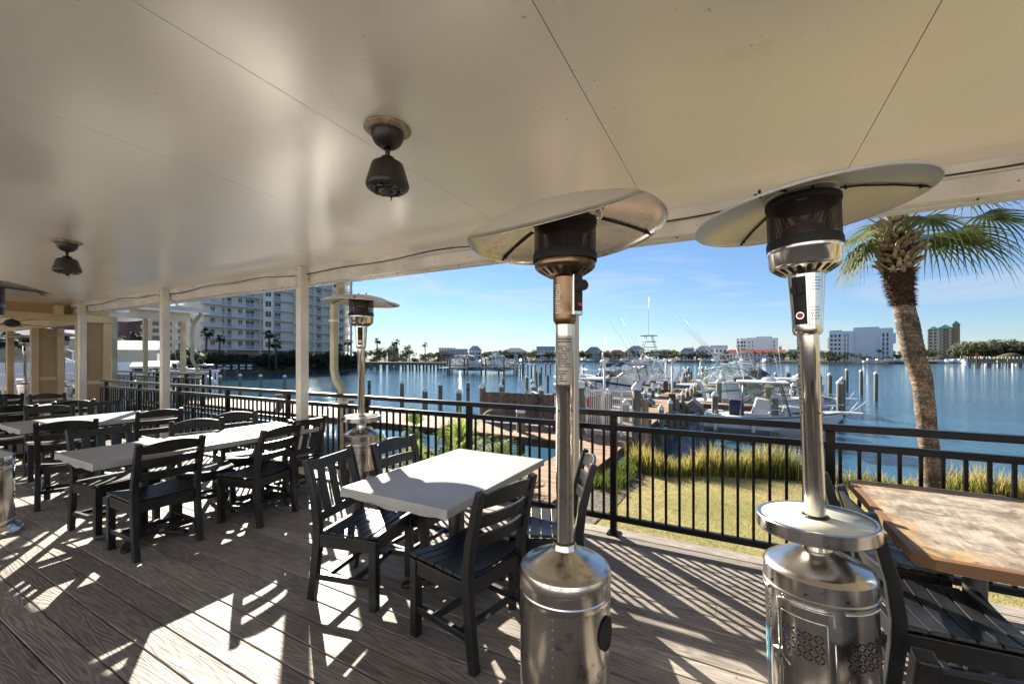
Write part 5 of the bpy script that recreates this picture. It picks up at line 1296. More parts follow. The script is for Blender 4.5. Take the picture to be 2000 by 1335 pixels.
# ---------------------------------------------------------------- LEFT SHORE
def land(poly, z, name, mat, zb=-3.5):
    m = MB(); m.prism(poly, zb, z); return struct(m, name, mat)
land([tuple(at(a_, b_).xy) for a_, b_ in ((-900, 12), (-200, 17), (20, 24), (80, 27), (150, 34), (230, 44), (300, 58), (380, 78), (420, 86), (500, 98), (600, 112), (705, 126), (722, 145), (735, 175), (700, 215))] + [(-300, 260), (-500, 100), (-400, -60)], -1.0, 'left_shore', 'shoreland')
def building(name, label, loc, rz, w_, d_, h, wall, roofm=None, roof='hip', rh=2.5, fl=2, nx=4, cat='house', eave=.6, grp=None, win=True, base=0):
    t = thing(name, label, cat, loc, rz, grp)
    m = MB(); m.bx(-w_ / 2, w_ / 2, -d_ / 2, d_ / 2, -1.5, h); wl = m.build('wall', wall, t)
    m = MB(); e = eave; a, b_ = w_ / 2 + e, d_ / 2 + e
    if roof == 'hip':
        rl = max(w_ - d_, 0) / 2; m.add([(-a, -b_, h), (a, -b_, h), (a, b_, h), (-a, b_, h), (-rl - .01, 0, h + rh), (rl + .01, 0, h + rh)], [(3, 2, 1, 0), (0, 1, 5, 4), (2, 3, 4, 5), (1, 2, 5), (3, 0, 4)])
    elif roof == 'gable': m.add([(-a, -b_, h), (a, -b_, h), (a, b_, h), (-a, b_, h), (-a, 0, h + rh), (a, 0, h + rh)], [(3, 2, 1, 0), (0, 1, 5, 4), (2, 3, 4, 5), (1, 2, 5), (3, 0, 4)])
    elif roof == 'flat': m.bx(-a, a, -b_, b_, h + .002, h + .35)
    rf = m.build('roof', roofm or 'greyroof', t)
    if win:
        fh = h / fl; first = None
        for j in range(fl):
            for i in range(nx):
                x = -w_ / 2 + w_ * (i + .5) / nx; z = fh * j + fh * .5
                if first is None:
                    m = MB(); ww = min(w_ / nx * .5, 2.2); wh = fh * .5; m.bx(-ww / 2, ww / 2, -.05, .0, -wh / 2, wh / 2); m.bx(-ww / 2 - .1, ww / 2 + .1, -.08, 0, -wh / 2 - .12, -wh / 2); first = m.build('window', 'winglass', t); first.location = (x, -d_ / 2 - .01, z)
                else: o = first.copy(); COL.objects.link(o); o.parent = t; o.location = (x, -d_ / 2 - .01, z)
    return t
# condominium: long facade looking towards +X, end wall towards the camera
def condo():
    t = thing('condominium', 'cream nine-storey condominium with rows of white balconies beyond the left columns', 'building', (-122, 58, -1.0))
    Z0 = 4.7; FH = 3.0; NF = 9
    secs = [(0, 14.6, 'A'), (14.6, 17.6, 'T'), (17.6, 31.5, 'B'), (31.5, 38.3, 'C'), (38.3, 41, 'T'), (41, 46.5, 'D')]
    for y0, y1, kd in secs:
        m = MB(); xf = {'A': -1.8, 'B': -1.8, 'C': -2.2, 'D': -1.8, 'T': .2}[kd]; nf = NF - (1 if kd in 'A' else 0)
        m.bx(-14, xf, y0 + .01, y1 - .01, Z0 - .2, Z0 + FH * nf + .6); m.build('wall', 'stucco_white' if kd == 'T' and 0 else 'condo', t)
    m = MB(); m.bx(-13.5, -3, .5, 46, -.5, Z0 - .21); m.build('parking_level', 'condo_tan', t)
    for y in range(3, 46, 6): m = MB(); m.bx(-2.98, -2.9, y, y + 3.2, .2, Z0 - 1.4); m.build('parking_opening', 'blackgap', t)
    m = MB(); m.bx(-14.6, 1.8, -.6, 17, Z0 + FH * (NF - 1) + .61, Z0 + FH * (NF - 1) + 1.0); m.bx(-14.6, 1.9, 17.1, 47.8, Z0 + FH * NF + .61, Z0 + FH * NF + 1.1); m.build('roof', 'condo_tan', t)
    piers = [4.6, 13.9, 17.9, 24.5, 31.4, 34.5, 43.2, 46.4]
    for y in piers: m = MB(); m.bx(-.45, .05, y - .28, y + .28, -.5, Z0 + FH * (NF - (1 if y < 14 else 0)) + .6); m.build('pier', 'condo_tan', t)
    protos = {}
    for kd, y0, y1 in (('A', -.8, 14.5), ('B', 17.7, 31.3), ('C', 31.7, 38.2), ('D', 41.1, 46.8)):
        L = y1 - y0; first = None
        for j in range(NF - (1 if kd == 'A' else 0)):
            z = Z0 + FH * j
            if first is None:
                m = MB(); m.bx(-2.2, .3, 0, L, -.22, 0); s = m.build('balcony', 'rail_white', t, (0, y0, z))
                m = MB(); m.bx(.18, .26, .05, L - .05, 1.0, 1.08); m.bx(.18, .26, .05, L - .05, .06, .12)
                q = .1
                while q < L: m.bx(.20, .24, q, q + .05, .12, 1.0); q += .17
                for yy in (.05, L - .1):
                    m.bx(-1.9, .18, yy, yy + .05, 1.0, 1.08)
                    q = -1.8
                    while q < .1: m.bx(q, q + .05, yy, yy + .05, .05, 1.0); q += .17
                m.build('railing', 'rail_white', s); first = s
            else:
                c_ = first.copy(); COL.objects.link(c_); c_.parent = t; c_.location = (0, y0, z)
                for ch in first.children: k_ = ch.copy(); COL.objects.link(k_); k_.parent = c_
    def win(y, z, w_, h_, x, mat='winglass'):
        key = (w_, h_)
        if key not in protos:
            m = MB(); m.bx(0, .06, -w_ / 2, w_ / 2, 0, h_); o = m.build('window', mat, t); protos[key] = o
            m = MB(); m.bx(.05, .09, -.04, .04, 0, h_); m.build('mullion', 'rail_white', o)
        else:
            o = protos[key].copy(); COL.objects.link(o); o.parent = t
            for ch in protos[key].children: k_ = ch.copy(); COL.objects.link(k_); k_.parent = o
        o.location = (x, y, z)
    for j in range(NF):
        z = Z0 + FH * j
        if j < NF - 1:
            for y, w_ in ((2.2, 1.0), (5.8, 2.2), (9.3, 1.0), (11.9, 2.2)): win(y, z + (.1 if w_ > 2 else .9), w_, 2.2 if w_ > 2 else 1.4, -1.79)
        for y, w_ in ((20, 2.2), (26.5, 2.2), (29.3, 1.0)): win(y, z + (.1 if w_ > 2 else .9), w_, 2.2 if w_ > 2 else 1.4, -1.79)
        win(35.2, z + .1, 2.2, 2.2, -2.19); win(43.5, z + .1, 2.2, 2.2, -1.79)
        win(16.1, z + .7, 1.6, 1.6, .21); win(39.6, z + .7, 1.6, 1.6, .21)
    for j in range(NF - 1):   # end wall windows and small balconies
        for x in (-11.5, -7.8):
            m = MB(); m.bx(x - .4, x + .4, -.06, 0, Z0 + FH * j + .9, Z0 + FH * j + 2.3); m.build('window', 'winglass', t)
        m = MB(); m.bx(-13.8, -12.2, -1.2, 0, Z0 + FH * j - .2, Z0 + FH * j); m.bx(-13.8, -12.2, -1.22, -1.16, Z0 + FH * j, Z0 + FH * j + 1.05); m.build('small_balcony', 'rail_white', t)
    return t
condo()
building('apartment_block', 'pale apartment block half hidden by palms behind the left columns', at(310, 190, -1), rad(60), 40, 14, 19, 'stucco_beige', 'brownroof', 'flat', fl=6, nx=9, cat='building')
building('apartment_block', 'reddish brown gabled building at the far left behind the palms', (-100, 28, -1), rad(60), 14, 10, 9.5, 'red_wall', 'greyroof', 'gable', 2.5, fl=3, nx=4, cat='building')
building('storage_shed', 'beige curved-roof shed behind the two near canopy columns', at(250, 52, -1), rad(62), 6.5, 8, 3.4, 'stucco_beige', 'stucco_beige', 'gable', 1.2, cat='shed', win=False, eave=.1)
building('beach_house', 'pale yellow house with dark shuttered window at the far left edge', at(22, 46, -1), rad(75), 11, 7, 4.6, 'stucco_yellow', 'greyroof', 'hip', 1.6, fl=1, nx=3)
building('beach_house', 'white two-storey house seen between the tan pavilion posts', at(122, 62, -1), rad(70), 7, 7, 5.2, 'stucco_white', 'greyroof', 'gable', 1.4, fl=2, nx=3)
# white outside stair
t = thing('white_stair', 'white painted outdoor stair with solid railing between the tan posts', 'staircase', at(112, 34, -1), rad(68))
m = MB(); m.sweep([(-3.0, 0, 3.9), (3.2, 0, 1.0)], (0, 1, 0), .12, .3); m.build('stringer', 'white_matte', t)
m = MB(); m.sweep([(-3.0, 0, 4.8), (3.2, 0, 1.9)], (0, 1, 0), .1, .12); m.build('handrail', 'white_matte', t)
m = MB(); 
for k in range(14): q = k / 13; m.bx(-3 + 6.2 * q, -2.9 + 6.2 * q, -.03, .03, 4.0 - 2.9 * q, 4.8 - 2.9 * q)
m.build('balusters', 'white_matte', t); m = MB(); m.bx(-4.5, 4.5, -.3, -.2, .3, 2.1); m.build('side_wall', 'stucco_white', t)
m = MB(); m.bx(1.7, 1.85, -.45, -.32, 2.15, 2.45); m.build('red_float', 'red', t)
t = thing('picket_fence', 'long white fence beyond the pavilion at the far left', 'fence', (-30, 8.6, -1.0), rad(80))
m = MB()
for k in range(70): m.bx(-8 + k * .2, -7.9 + k * .2, -.02, .02, .3, 1.7)
m.build('pickets', 'white_matte', t); m = MB(); m.bx(-8, 6, -.04, .04, .5, .6); m.bx(-8, 6, -.05, .05, 1.6, 1.72); m.build('rail', 'white_matte', t)
# boats in the inlet
express('white cruiser moored in the inlet between the canopy columns', at(325, 46), rad(150), 9, 3.2, 1.4, 'tarp')
center_console('white T-top boat moored left of the far downspout', at(362, 40), rad(140), 8, 2.6, 1.2)
express('white motor boat with its bow right behind the far canopy railing', at(300, 33), rad(155), 8.5, 3.0, 1.3, 'tarp')
express('long white boat moored behind the canopy columns, nearest the beige shed', at(262, 40), rad(160), 9.5, 3.2, 1.3, 'tarp')
center_console('small white boat at the bank under the condominium hedge', at(400, 66), rad(130), 7, 2.4, 1.1)
for i, (px, d_, P__, l) in enumerate(((404, 95, FP, 'tall palm in front of the left balconies of the condominium'), (430, 98, FP, 'dark palm standing before the condominium balconies, next to the hedge'), (526, 100, FP, 'palm in front of the white stair tower of the condominium'), (538, 96, FP2, 'shorter palm beside the stair tower palm'), (662, 112, FP2, 'palm at the right end of the condominium hedge'), (680, 118, FP, 'palm just left of the far shelf heater head'), (205, 58, FP2, 'palm behind the tan pavilion posts'), (265, 62, FP, 'palm between the two near canopy columns'), (318, 72, FP, 'palm just left of the bare cream column'), (290, 66, FP2, 'palm behind the canopy, second from the bare column'), (228, 60, FP, 'palm above the beige shed'), (20, 30, FP2, 'bright palm at the left edge behind the pavilion'))):
    p = at(px, d_); P__.use((p.x, p.y, -1.0), ru(0, 6), l, 'palms along the left shore', ru(.9, 1.15) if px > 380 else ru(.65, .8))
for i in range(30):
    q = i / 29; px = 395 + 305 * q + ru(-5, 5); d_ = 92 + 26 * q + ru(-5, 4); p = at(px, d_)
    B1.use((p.x, p.y, -1.6), ru(0, 6), 'dark dense shrub in the hedge along the condominium bank', 'dark hedge shrubs below the condominium', ru(.8, 1.5))
for i in range(16):
    p = at(190 + 12 * i + ru(-6, 6), ru(58, 75)); T3.use((p.x, p.y, -1.0), ru(0, 6), 'leafy tree behind the inlet boats on the left', 'trees behind the left inlet', ru(.5, .8))
for i in range(12):
    p = at(700 + 14 * i + ru(-4, 4), ru(140, 170)); (T1, T2, B1)[i % 3].use((p.x, p.y, -1.3), ru(0, 6), 'bushy tree above the concrete fishing pier', 'trees above the concrete pier', ru(.55, .85))
for px, d_, s_ in ((737, 150, 1.15), (762, 160, .8), (771, 165, .8), (775, 150, 1.1), (768, 152, 1.0), (793, 158, .85), (799, 162, .9), (830, 170, 1.05)):
    p = at(px, d_); FP.use((p.x, p.y, -.8), ru(0, 6), 'palm silhouetted against the sky above the concrete pier', 'palms above the concrete pier', s_)
# white boxes on the bank
t = thing('bank_fence', 'dark fence with two rows of white panels on the condominium bank', 'fence', at(432, 84, -1.2), rad(50))
m = MB(); m.bx(-6, 6, 0, .1, 0, 1.5); m.build('backing', 'dock_side', t)
for k in range(9):
    for j in range(2): m = MB(); m.bx(-5.7 + k * 1.28, -4.9 + k * 1.28, -.05, -.01, .25 + j * .6, .6 + j * .6); m.build('white_panel', 'white_matte', t)
# concrete pier
t = thing('concrete_pier', 'low concrete pier on square bents crossing the middle distance', 'pier', at(725, 128, WATER), 0)
A = at(715, 128, 0) - at(725, 128, 0); Bv = at(890, 118, 0) - at(725, 128, 0); dirv = (Bv - A).normalized(); nv = Vector((-dirv.y, dirv.x, 0)); Lp = (Bv - A).length
m = MB(); m.sweep([A + Vector((0, 0, 2.0)), Bv + Vector((0, 0, 1.9))], nv, 3.2, .4); m.build('deck_slab', 'concrete', t)
m = MB()
for s in (-1, 1): m.sweep([A + nv * s * 1.5 + Vector((0, 0, 3.2)), Bv + nv * s * 1.5 + Vector((0, 0, 3.0))], nv, .1, .12); m.sweep([A + nv * s * 1.5 + Vector((0, 0, 2.7)), Bv + nv * s * 1.5 + Vector((0, 0, 2.5))], nv, .06, .12)
m.build('guard_rail', 'concrete', t)
for k in range(13):
    p = A + (Bv - A) * (k + .3) / 13; m = MB()
    for s in (-1, 1): m.box(p + nv * s * 1.1 + Vector((0, 0, .6)), (.45, .45, 2.6), math.atan2(dirv.y, dirv.x))
    m.box(p + Vector((0, 0, 1.6)), (.5, 3.2, .4), math.atan2(dirv.y, dirv.x)); m.build('bent', 'concrete', t)
# boat lift dock in the middle distance
t = thing('boat_lift_dock', 'wooden dock with white boat lifts in the middle distance', 'dock', at(945, 88, WATER), rad(20))
m = MB(); m.bx(-9, 9, -1, 1, 1.25, 1.45); m.bx(-9, -7, -4, 3, 1.25, 1.44); m.build('dock_deck', 'dock_side', t)
for k in range(10):
    m = MB(); m.lathe([(.18, -.5), (.18, 3.4)], 8, (-8.6 + k * 1.9, -2.4 if k % 2 else 2.2, 0)); m.build('lift_pile', 'pile', t)
for x in (1.0, 5.5):
    m = MB()
    for a in (-1.6, 1.6):
        for b_ in (-1.8, 1.8): m.bx(x + a - .08, x + a + .08, b_ - 2 - .08, b_ - 2 + .08, 1.4, 3.9)
        m.bx(x + a - .1, x + a + .1, -4, 0, 3.9, 4.1)
    m.build('lift_frame', 'white_matte', t)
for px, d_, rz, l in ((925, 92, .2, 'white boat raised on the lift dock, left one'), (960, 90, 2.9, 'white boat at the lift dock with raised bow'), (982, 94, .1, 'white boat at the right end of the lift dock'), (908, 99, .4, 'white boat behind the left piles of the lift dock')):
    p = at(px, d_); (express(l, (p.x, p.y), rz, 8, 3, 1.4, 'white', px == 960, lift=.9))
# ---------------------------------------------------------------- FAR SHORE
A0 = at(680, 215); A1 = at(850, 250); A2 = at(960, 300); A3 = at(1180, 330); A4 = at(1420, 300); A5 = at(1520, 250); A6 = at(1740, 225); A7 = at(1900, 260); A8 = at(2300, 200)
poly = [tuple(v.xy) for v in (A0, A1, A2, A3, A4, A5, A6, A7, A8)] + [(900, 300), (900, 1400), (-600, 1400), (-500, 300)]
land(poly, -1.1, 'far_shore', 'shoreland')
land([tuple(v.xy) for v in (at(1505, 250), at(1735, 218), at(1735, 224), at(1505, 262))], -1.5, 'beach', 'sand')
land([tuple(v.xy) for v in (at(1120, 324), at(1420, 292), at(1420, 302), at(1120, 334))], -.7, 'seawall', 'concrete')
def face(px): # rotation so that local -Y looks at the camera
    p = at(px, 1); return math.atan2(-p.y, -p.x) + PI / 2
H = [  # px, depth, width px, wall top py, roof top py, wall, roof, kind, floors, nx, label
 (700, 290, 0, 0, 0, 0, 0, 0, 0, 0, ''),
 (768, 250, 22, 681, 676, 'red_wall', 'greyroof', 'hip', 1, 3, 'low red house behind the palms on the far shore'),
 (873, 330, 34, 680, 674, 'stucco_white', 'greyroof', 'flat', 2, 6, 'white flat-roofed house on the far shore above the lift dock'),
 (868, 320, 30, 692, 686, 'red_wall', 'brownroof', 'hip', 1, 4, 'low red-walled house on the far shore'),
 (900, 325, 26, 690, 681, 'stucco_grey', 'greyroof', 'gable', 2, 4, 'grey gabled house left of the lift dock on the far shore'),
 (928, 335, 26, 684, 675, 'stucco_white', 'greyroof', 'hip', 2, 4, 'tall white hip-roofed house behind the lift dock'),
 (1006, 335, 50, 687, 679, 'stucco_beige', 'greyroof', 'hip', 2, 6, 'wide grey-roofed house left of the nearest heater pole'),
 (1066, 338, 36, 684, 676, 'stucco_white', 'greyroof', 'gable', 3, 5, 'pale gabled house just left of the nearest heater pole'),
 (1160, 335, 34, 687, 677, 'stucco_blue', 'greyroof', 'hip', 2, 4, 'blue-grey house just right of the nearest heater pole'),
 (1205, 338, 34, 690, 683, 'stucco_beige', 'redroof', 'hip', 2, 4, 'brown house with a red hip roof on the far shore'),
 (1242, 335, 34, 683, 675, 'stucco_white', 'greyroof', 'hip', 3, 4, 'white three-storey house with pointed grey roof'),
 (1290, 345, 28, 688, 683, 'stucco_beige', 'greyroof', 'gable', 2, 3, 'beige house behind the observation tower boat'),
 (1342, 330, 26, 687, 679, 'stucco_white', 'greyroof', 'hip', 2, 4, 'small white house left of the pale blue house'),
 (1376, 325, 34, 683, 675, 'stucco_blue', 'greyroof', 'hip', 3, 4, 'pale blue three-storey house with white balconies'),
 (1404, 330, 30, 681, 674, 'stucco_white', 'greyroof', 'gable', 3, 4, 'white gabled house right of the pale blue house'),
 (1555, 300, 26, 683, 682, 'stucco_grey', 'greyroof', 'flat', 2, 4, 'grey flat-roofed building beside the shelf heater pole'),
 (1520, 360, 14, 675, 673, 'stucco_white', 'greyroof', 'gable', 3, 2, 'narrow white building beyond the white block'),
]
for px, dd, wpx, yw, yr, wall, roofm, rk, fl, nx, lab in H[1:]:
    s = FPX / dd; p = at(px, dd); w_ = wpx / s / 1.08; hw = CAMZ + (HOR - yw) / s + 1.1; rh = max(.5, (yw - yr) / s)
    building('shore_house', lab, (p.x, p.y, -1.1), face(px), w_, w_ * .6, hw, wall, roofm, rk, rh, fl, nx, grp='houses along the far shore')
# row of red-roofed townhouses
for k in range(7):
    px = 1432 + k * 15.5; dd = 295; s = FPX / dd; p = at(px, dd)
    building('townhouse', f'red-roofed white townhouse in the row below the white blocks, {["leftmost", "second from left", "third from left", "middle", "third from right", "second from right", "rightmost"][k]}', (p.x, p.y, -1.1), face(px) + rad(90) * 0, 16.5 / s / 1.15, 9, CAMZ + 6 / s + 1.1, 'stucco_white', 'redroof', 'gable', 8.5 / s, 2, 2, grp='red-roofed townhouses in a row', eave=.2)
def block(label, px0, px1, dd, top, steps, wall='stucco_white'):
    pc = (px0 + px1) / 2; p = at(pc, dd); s = FPX / dd; k_ = math.sqrt(1 + ((pc - 1000) / FPX) ** 2)
    t = thing('white_tower_block', label, 'building', (p.x, p.y, -1.1), face(pc)); W_ = (px1 - px0) / s / k_
    for x0, x1, top_, dep, mt in steps:
        h = CAMZ + (HOR - top_) / s + 1.1; m = MB(); m.bx(-W_ / 2 + W_ * x0, -W_ / 2 + W_ * x1, -dep, 14, -1, h); m.build('wall', mt, t)
        m = MB(); m.bx(-W_ / 2 + W_ * x0 + .3, -W_ / 2 + W_ * x1 - .3, -dep + .3, 13.7, h, h + .35); m.build('roof', 'gutter', t)
    return t, W_, s
t, W_, s = block('big white apartment block with a blank side wall behind the shelf heater pole', 1618, 1742, 262, 641, ((0, .22, 645, 4, 'stucco_white'), (.22, .385, 647, 2, 'stucco_white'), (.385, .80, 640, 0, 'stucco_white'), (.80, 1, 643, 1, 'stucco_white')))
for j in range(6):
    for x, w_ in ((.02, .04), (.085, .04), (.15, .04)):
        m = MB(); m.bx(-W_ / 2 + W_ * x, -W_ / 2 + W_ * (x + w_), -4.06, -3.99, 1.6 + j * 2.75, 3.2 + j * 2.75); m.build('window', 'winglass', t)
    for x in (.25, .30): m = MB(); m.bx(-W_ / 2 + W_ * x, -W_ / 2 + W_ * (x + .015), -2.06, -1.99, 1.2 + j * 2.75, 3.4 + j * 2.75); m.build('window', 'winglass', t)
    for x in (.84, .90): m = MB(); m.bx(-W_ / 2 + W_ * x, -W_ / 2 + W_ * (x + .03), -1.06, -.99, 1.2 + j * 2.75, 3.4 + j * 2.75); m.build('window', 'winglass', t)
m = MB(); m.bx(-W_ / 2 - .8, -W_ / 2 + .0, -3.5, 2, 8, 15.5); m.build('corner_balcony', 'stucco_white', t)
m = MB(); m.bx(W_ / 2, W_ / 2 + 1.2, -.5, 6, 11, 17.2); m.build('corner_balcony', 'stucco_white', t)
t, W_, s = block('smaller white apartment block behind the red-roofed townhouses', 1438, 1519, 345, 658, ((0, .25, 661, 3, 'stucco_white'), (.25, .48, 660, 1, 'stucco_white'), (.48, .86, 658, 0, 'stucco_white'), (.86, 1, 661, 1, 'stucco_white')))
for j in range(5):
    for x, w_ in ((.03, .05), (.11, .05), (.18, .04), (.30, .02), (.38, .02), (.89, .03)):
        yy = -3.06 if x < .25 else -1.06
        m = MB(); m.bx(-W_ / 2 + W_ * x, -W_ / 2 + W_ * (x + w_), yy, yy + .07, 2 + j * 3.0, 3.8 + j * 3.0); m.build('window', 'winglass', t)
# tan tower with green roof
p = at(1843, 430); t = thing('hotel_tower', 'tall brown-tan tower with stepped green metal roofs right of the palm', 'building', (p.x, p.y, -1.1), face(1843)); s = FPX / 430
W_ = 63 / s / 1.435; hh = CAMZ + (HOR - 634) / s + 1.1
m = MB(); m.bx(-W_ / 2, -W_ * .12, -4, 12, -1, hh - 5); m.build('wall', 'stucco_beige', t)
m = MB(); m.bx(-W_ * .12, W_ * .27, -1, 14, -1, hh - 3.5); m.build('wall', 'brick_tan', t)
m = MB(); m.bx(W_ * .27, W_ / 2, 2, 12, -1, hh); m.build('wall', 'brick_tan', t)
for x0, x1, z, y0, y1 in ((-.52, -.10, hh - 4.99, -4.6, 13), (-.20, .30, hh - 3.49, -1.6, 15), (.25, .52, hh + .01, 1.5, 13)):
    a, b_ = W_ * x0, W_ * x1; c_ = (a + b_) / 2; m = MB(); m.add([(a, y0, z), (b_, y0, z), (b_, y1, z), (a, y1, z), (c_, y0 + (y1 - y0) * .3, z + 4), (c_, y0 + (y1 - y0) * .7, z + 4)], [(3, 2, 1, 0), (0, 1, 4), (1, 2, 5, 4), (2, 3, 5), (3, 0, 4, 5)]); m.build('roof', 'greenroof', t)
for j in range(9):
    for x in (-.06, .03, .12, .20):
        m = MB(); m.bx(W_ * x - .6, W_ * x + .6, -1.07, -.99, 3 + j * 3.3, 4.8 + j * 3.3); m.build('window', 'winglass' if x in (.03, .12) else 'rail_white', t)
    m = MB(); m.bx(-W_ * .46, -W_ * .36, -4.07, -3.99, 3 + j * 3.3, 5 + j * 3.3); m.build('window', 'winglass', t)
    m = MB(); m.bx(-W_ * .30, -W_ * .22, -4.07, -3.99, 3 + j * 3.3, 5 + j * 3.3); m.build('window', 'winglass', t)
# trees on the far shore
TS = 'trees between the far shore houses'
k = 0
for px0, px1, n_, d0, d1, sc in ((840, 960, 20, 300, 345, .7), (955, 1130, 44, 318, 370, .85), (1130, 1330, 46, 318, 370, .85), (1325, 1440, 24, 315, 345, .8), (1500, 1620, 12, 262, 300, .75), (1600, 1760, 10, 235, 262, .5), (1740, 1830, 10, 270, 330, .9)):
    for i in range(n_):
        px = px0 + (px1 - px0) * (i + R()) / n_; p = at(px, ru(d0, d1)); k += 1
        (T1, T2, T3)[k % 3].use((p.x, p.y, -1.1), ru(0, 6), ('rounded olive-green tree', 'grey-green open tree', 'dark low spreading tree')[k % 3] + ' among the far shore houses', TS + (', olive', ', grey-green', ', dark')[k % 3], sc * ru(.95, 1.45))
for i in range(46):
    px = 1870 + 150 * (i + R()) / 46; q = (px - 1870) / 150; p = at(px, ru(300, 360)); k += 1
    (T1, T2, T3)[k % 3].use((p.x, p.y, -1.1), ru(0, 6), 'oak in the wooded hill at the right edge of the far shore' if k % 3 != 1 else 'grey-green tree in the wooded hill at the right edge', 'trees of the wooded shore at the right' + (' grey' if k % 3 == 1 else ''), ru(1.4, 1.9) + .35 * math.sin(q * 3))
p = at(1975, 262); sheet(p.x - 14, p.x + 14, p.y - 6, p.y + 6, 20, 10, lambda x, y: -1.1 + 5.2 * math.exp(-((x - p.x) / 9) ** 2 - ((y - p.y) / 5) ** 2), 'brown_mound', 'shoreland')
for px in (1352, 1625, 1640, 1650, 1655, 1662, 1715, 1719, 1585, 1600): 
    q = at(px, 240 if px > 1500 else 320); (FP if px in (1352, 1715, 1719) else FP2).use((q.x, q.y, -1.1), ru(0, 6), 'small palm in front of the white blocks on the far shore' if px > 1500 else 'palm between the far houses left of the blue house', 'palms on the far shore', 1.3 if px < 1400 else .9)
for px in (1690, 1696, 1706, 1725, 1730, 1620, 1632): q = at(px, 232); B1.use((q.x, q.y, -1.2), 0, 'dark clipped hedge shrub before the big white block', 'hedge of the big white block', .8)
# far marina boats (right)
GM = 'small white boats moored along the far right shore'
def mk_small(): 
    t = thing('moored_boat', '', 'boat'); top = hull(8, 2.8, 1.4, t); m = MB(); cabin(m, [(-2, -1.1, 1.2), (2.2, -.8, 1.2), (2.2, .8, 1.2), (-2, 1.1, 1.2)], [(-1.6, -.9, 2.5), (.9, -.6, 2.4), (.9, .6, 2.4), (-1.6, .9, 2.5)]); m.build('cabin', 'white', t); m = MB(); m.bx(-1.5, .4, -.92, -.86, 1.9, 2.2); m.build('cabin_window', 'glass', t); return t
PSM = Proto(mk_small)
labs = ['just left of the palm trunk', 'just right of the palm trunk', 'below the tan tower', 'right of the tan tower', 'left of the orange marker', 'behind the right wooden pier', 'at the right edge of the photo']
for i, (px, dd) in enumerate(((1700, 222), (1716, 224), (1735, 226), (1752, 226), (1838, 240), (1850, 246), (1862, 243), (1872, 250), (1884, 244), (1893, 250), (1905, 252), (1925, 240), (1938, 246), (1952, 240), (1966, 246), (1982, 240), (1996, 244))):
    q = at(px, dd); PSM.use((q.x, q.y, WATER if px > 1800 else -1.2), ru(0, 6), 'small white motor boat moored ' + labs[0 if px < 1745 else 1 if px < 1800 else 2 if px < 1865 else 3 if px < 1890 else 4 if px < 1915 else 5 if px < 1970 else 6], GM, ru(.7, 1.1))
for i, (px, dd) in enumerate(((880, 255), (892, 262), (903, 250), (918, 262), (990, 290), (1000, 300), (1020, 296), (1035, 300), (1050, 298), (1140, 300), (1152, 305), (1188, 310), (1215, 312), (1240, 308), (1262, 305), (1380, 285), (1392, 282), (1450, 270), (1470, 268), (1495, 262))):
    q = at(px, dd); PSM.use((q.x, q.y, WATER), ru(0, 6), 'small white boat moored at the far shore ' + ('behind the lift dock' if px < 960 else 'near the wide grey-roofed house' if px < 1060 else 'below the blue-grey house' if px < 1200 else 'behind the sportfishing boat' if px < 1300 else 'below the red-roofed townhouses'), 'white boats along the middle of the far shore', ru(.8, 1.15))
# far docks: simple timber docks
def far_dock(px, dd, L, label, lamp=False):
    q = at(px, dd); t = thing('shore_dock', label, 'dock', (q.x, q.y, WATER), face(px)); m = MB(); m.bx(-L / 2, L / 2, -1, 1, 1.0, 1.25); m.build('deck', 'dock_side', t)
    for k in range(int(L / 3)): m = MB(); m.lathe([(.2, -.5), (.2, 2.3)], 6, (-L / 2 + 1 + k * 3, -1.1, 0)); m.build('pile', 'pile', t)
far_dock(1010, 285, 30, 'timber dock below the wide grey-roofed house'); far_dock(1060, 288, 18, 'timber dock just left of the nearest heater pole'); far_dock(1165, 290, 26, 'timber dock below the blue-grey house'); far_dock(1395, 275, 24, 'timber dock below the white gabled house'); far_dock(1465, 262, 26, 'timber dock below the townhouses')
# right wooden pier
t = thing('wooden_pier', 'light timber fishing pier with panelled side rail at the right edge', 'pier', at(1955, 150, WATER), face(1955) + rad(2)); 
m = MB(); m.bx(-8.2, 14, -1.2, 1.2, 1.5, 1.75); m.build('deck', 'dock', t)
for k in range(9):
    m = MB(); m.bx(-8.1 + k * 2.4, -5.85 + k * 2.4, -1.25, -1.17, 1.76, 3.0); m.build('rail_panel', 'dock', t)
    m = MB(); 
    for yy in (-.9, .9): m.bx(-7.9 + k * 2.4, -7.3 + k * 2.4, yy - .3, yy + .3, -.6, 1.49)
    m.build('piling', 'concrete', t)
t = thing('channel_marker', 'orange triangular marker on a dark pile left of the right wooden pier', 'marker', at(1908, 152, WATER), face(1908))
m = MB(); m.lathe([(.22, -.5), (.22, 4.0)], 10); m.build('pile', 'dock_side', t); m = MB(); m.add([(-.9, -.26, 3.9), (.9, -.26, 3.9), (0, -.26, 5.5), (-.9, -.2, 3.9), (.9, -.2, 3.9), (0, -.2, 5.5)], [(0, 1, 2), (5, 4, 3), (0, 3, 4, 1), (1, 4, 5, 2), (2, 5, 3, 0)]); m.build('triangle_board', 'orange', t)
for i in range(14):
    q = at(1905 + i * 7.5, 158 + (i % 3) * 6); PTALL.use((q.x, q.y, WATER), 0, 'thin pile behind the wooden pier at the right edge', 'piles behind the right wooden pier', 1.5)
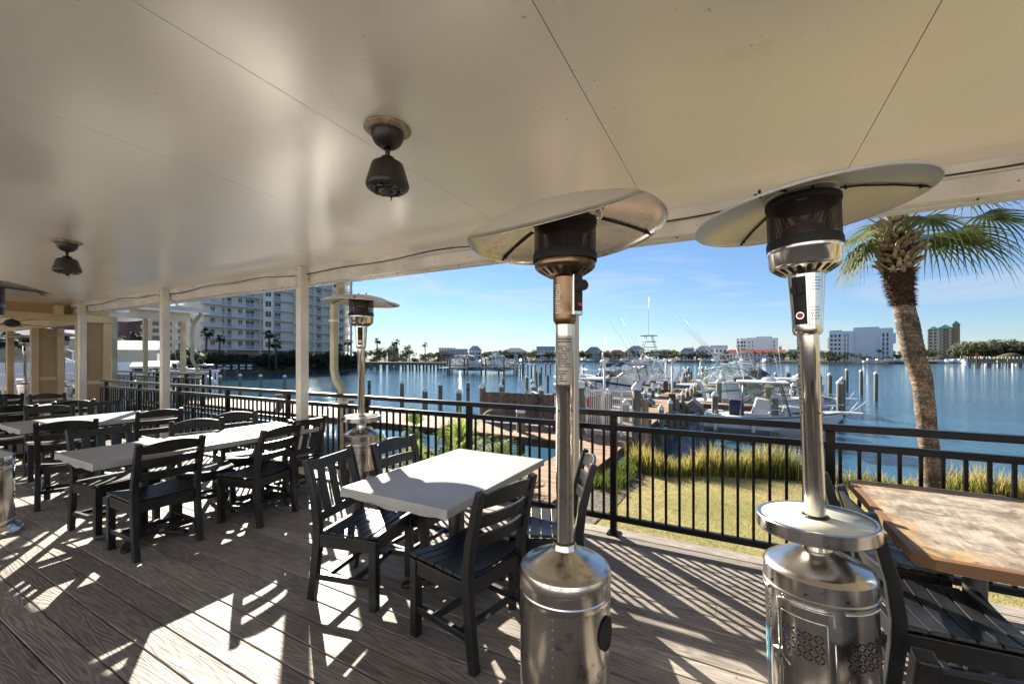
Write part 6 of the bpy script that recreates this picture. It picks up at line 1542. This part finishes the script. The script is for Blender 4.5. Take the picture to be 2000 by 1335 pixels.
# ================================================================== CAMERA, SUN, SKY
cam = bpy.data.cameras.new('camera'); co = bpy.data.objects.new('camera', cam); COL.objects.link(co)
co.location = (0, 0, CAMZ); co.rotation_euler = (rad(90), 0, YAW)
cam.sensor_width = 36; cam.lens = FPX / 2000 * 36; cam.shift_y = (HOR - 667.5) / 2000
cam.clip_start = .05; cam.clip_end = 6000; SC.camera = co
sl = bpy.data.lights.new('sun', 'SUN'); so = bpy.data.objects.new('sun', sl); COL.objects.link(so)
sl.energy = 4.2; sl.angle = rad(.5); sl.color = (1, .90, .76); so.rotation_euler = (-SUN).to_track_quat('-Z', 'Y').to_euler(); sl.energy = 2.4; so.location = (-8, 6, 12)
w = bpy.data.worlds.new('World'); SC.world = w; w.use_nodes = True; nt = w.node_tree; nt.nodes.clear()
out = nt.nodes.new('ShaderNodeOutputWorld'); bg = nt.nodes.new('ShaderNodeBackground'); nt.links.new(bg.outputs[0], out.inputs[0])
sky = nt.nodes.new('ShaderNodeTexSky'); sky.sky_type = 'NISHITA'; sky.sun_disc = False; sky.sun_elevation = SEL
sky.sun_rotation = math.atan2(SUN.x, SUN.y) ; sky.air_density = 1.0; sky.dust_density = 0.0; sky.ozone_density = 1.6; sky.altitude = 0
tc = nt.nodes.new('ShaderNodeTexCoord')
def cl(scale, rz, sc, lo, hi, mx):
    mp = nt.nodes.new('ShaderNodeMapping'); mp.inputs['Scale'].default_value = scale; mp.inputs['Rotation'].default_value = (0, .25, rz); nt.links.new(tc.outputs['Generated'], mp.inputs[0])
    return ramp(nt, noise(nt, mp.outputs[0], sc, 6, .62, .6), [(lo, 0), (hi, mx)])
c1 = cl((1.2, 1.2, 7), .4, 2.2, .50, .78, .6); c2 = cl((1.0, 2.6, 9), .9, 3.4, .56, .80, .5)
c = mixc(nt, mathn(nt, 'MAXIMUM', c1, c2), mixc(nt, .28, mixc(nt, 1.0, sky.outputs[0], (.265, .325, .42), 'MULTIPLY'), (.62, .98, 1.48)), (2.2, 2.17, 2.17))
nt.links.new(c, bg.inputs[0]); bg.inputs[1].default_value = .05
SC.view_settings.view_transform = 'Standard'; SC.view_settings.look = 'None'; SC.view_settings.exposure = 3.0; SC.view_settings.gamma = 1
SC.render.engine = 'CYCLES'; SC.cycles.max_bounces = 10; SC.cycles.diffuse_bounces = 5; SC.cycles.glossy_bounces = 5; SC.cycles.transparent_max_bounces = 12
SC.cycles.use_denoising = True; SC.cycles.sample_clamp_indirect = 25
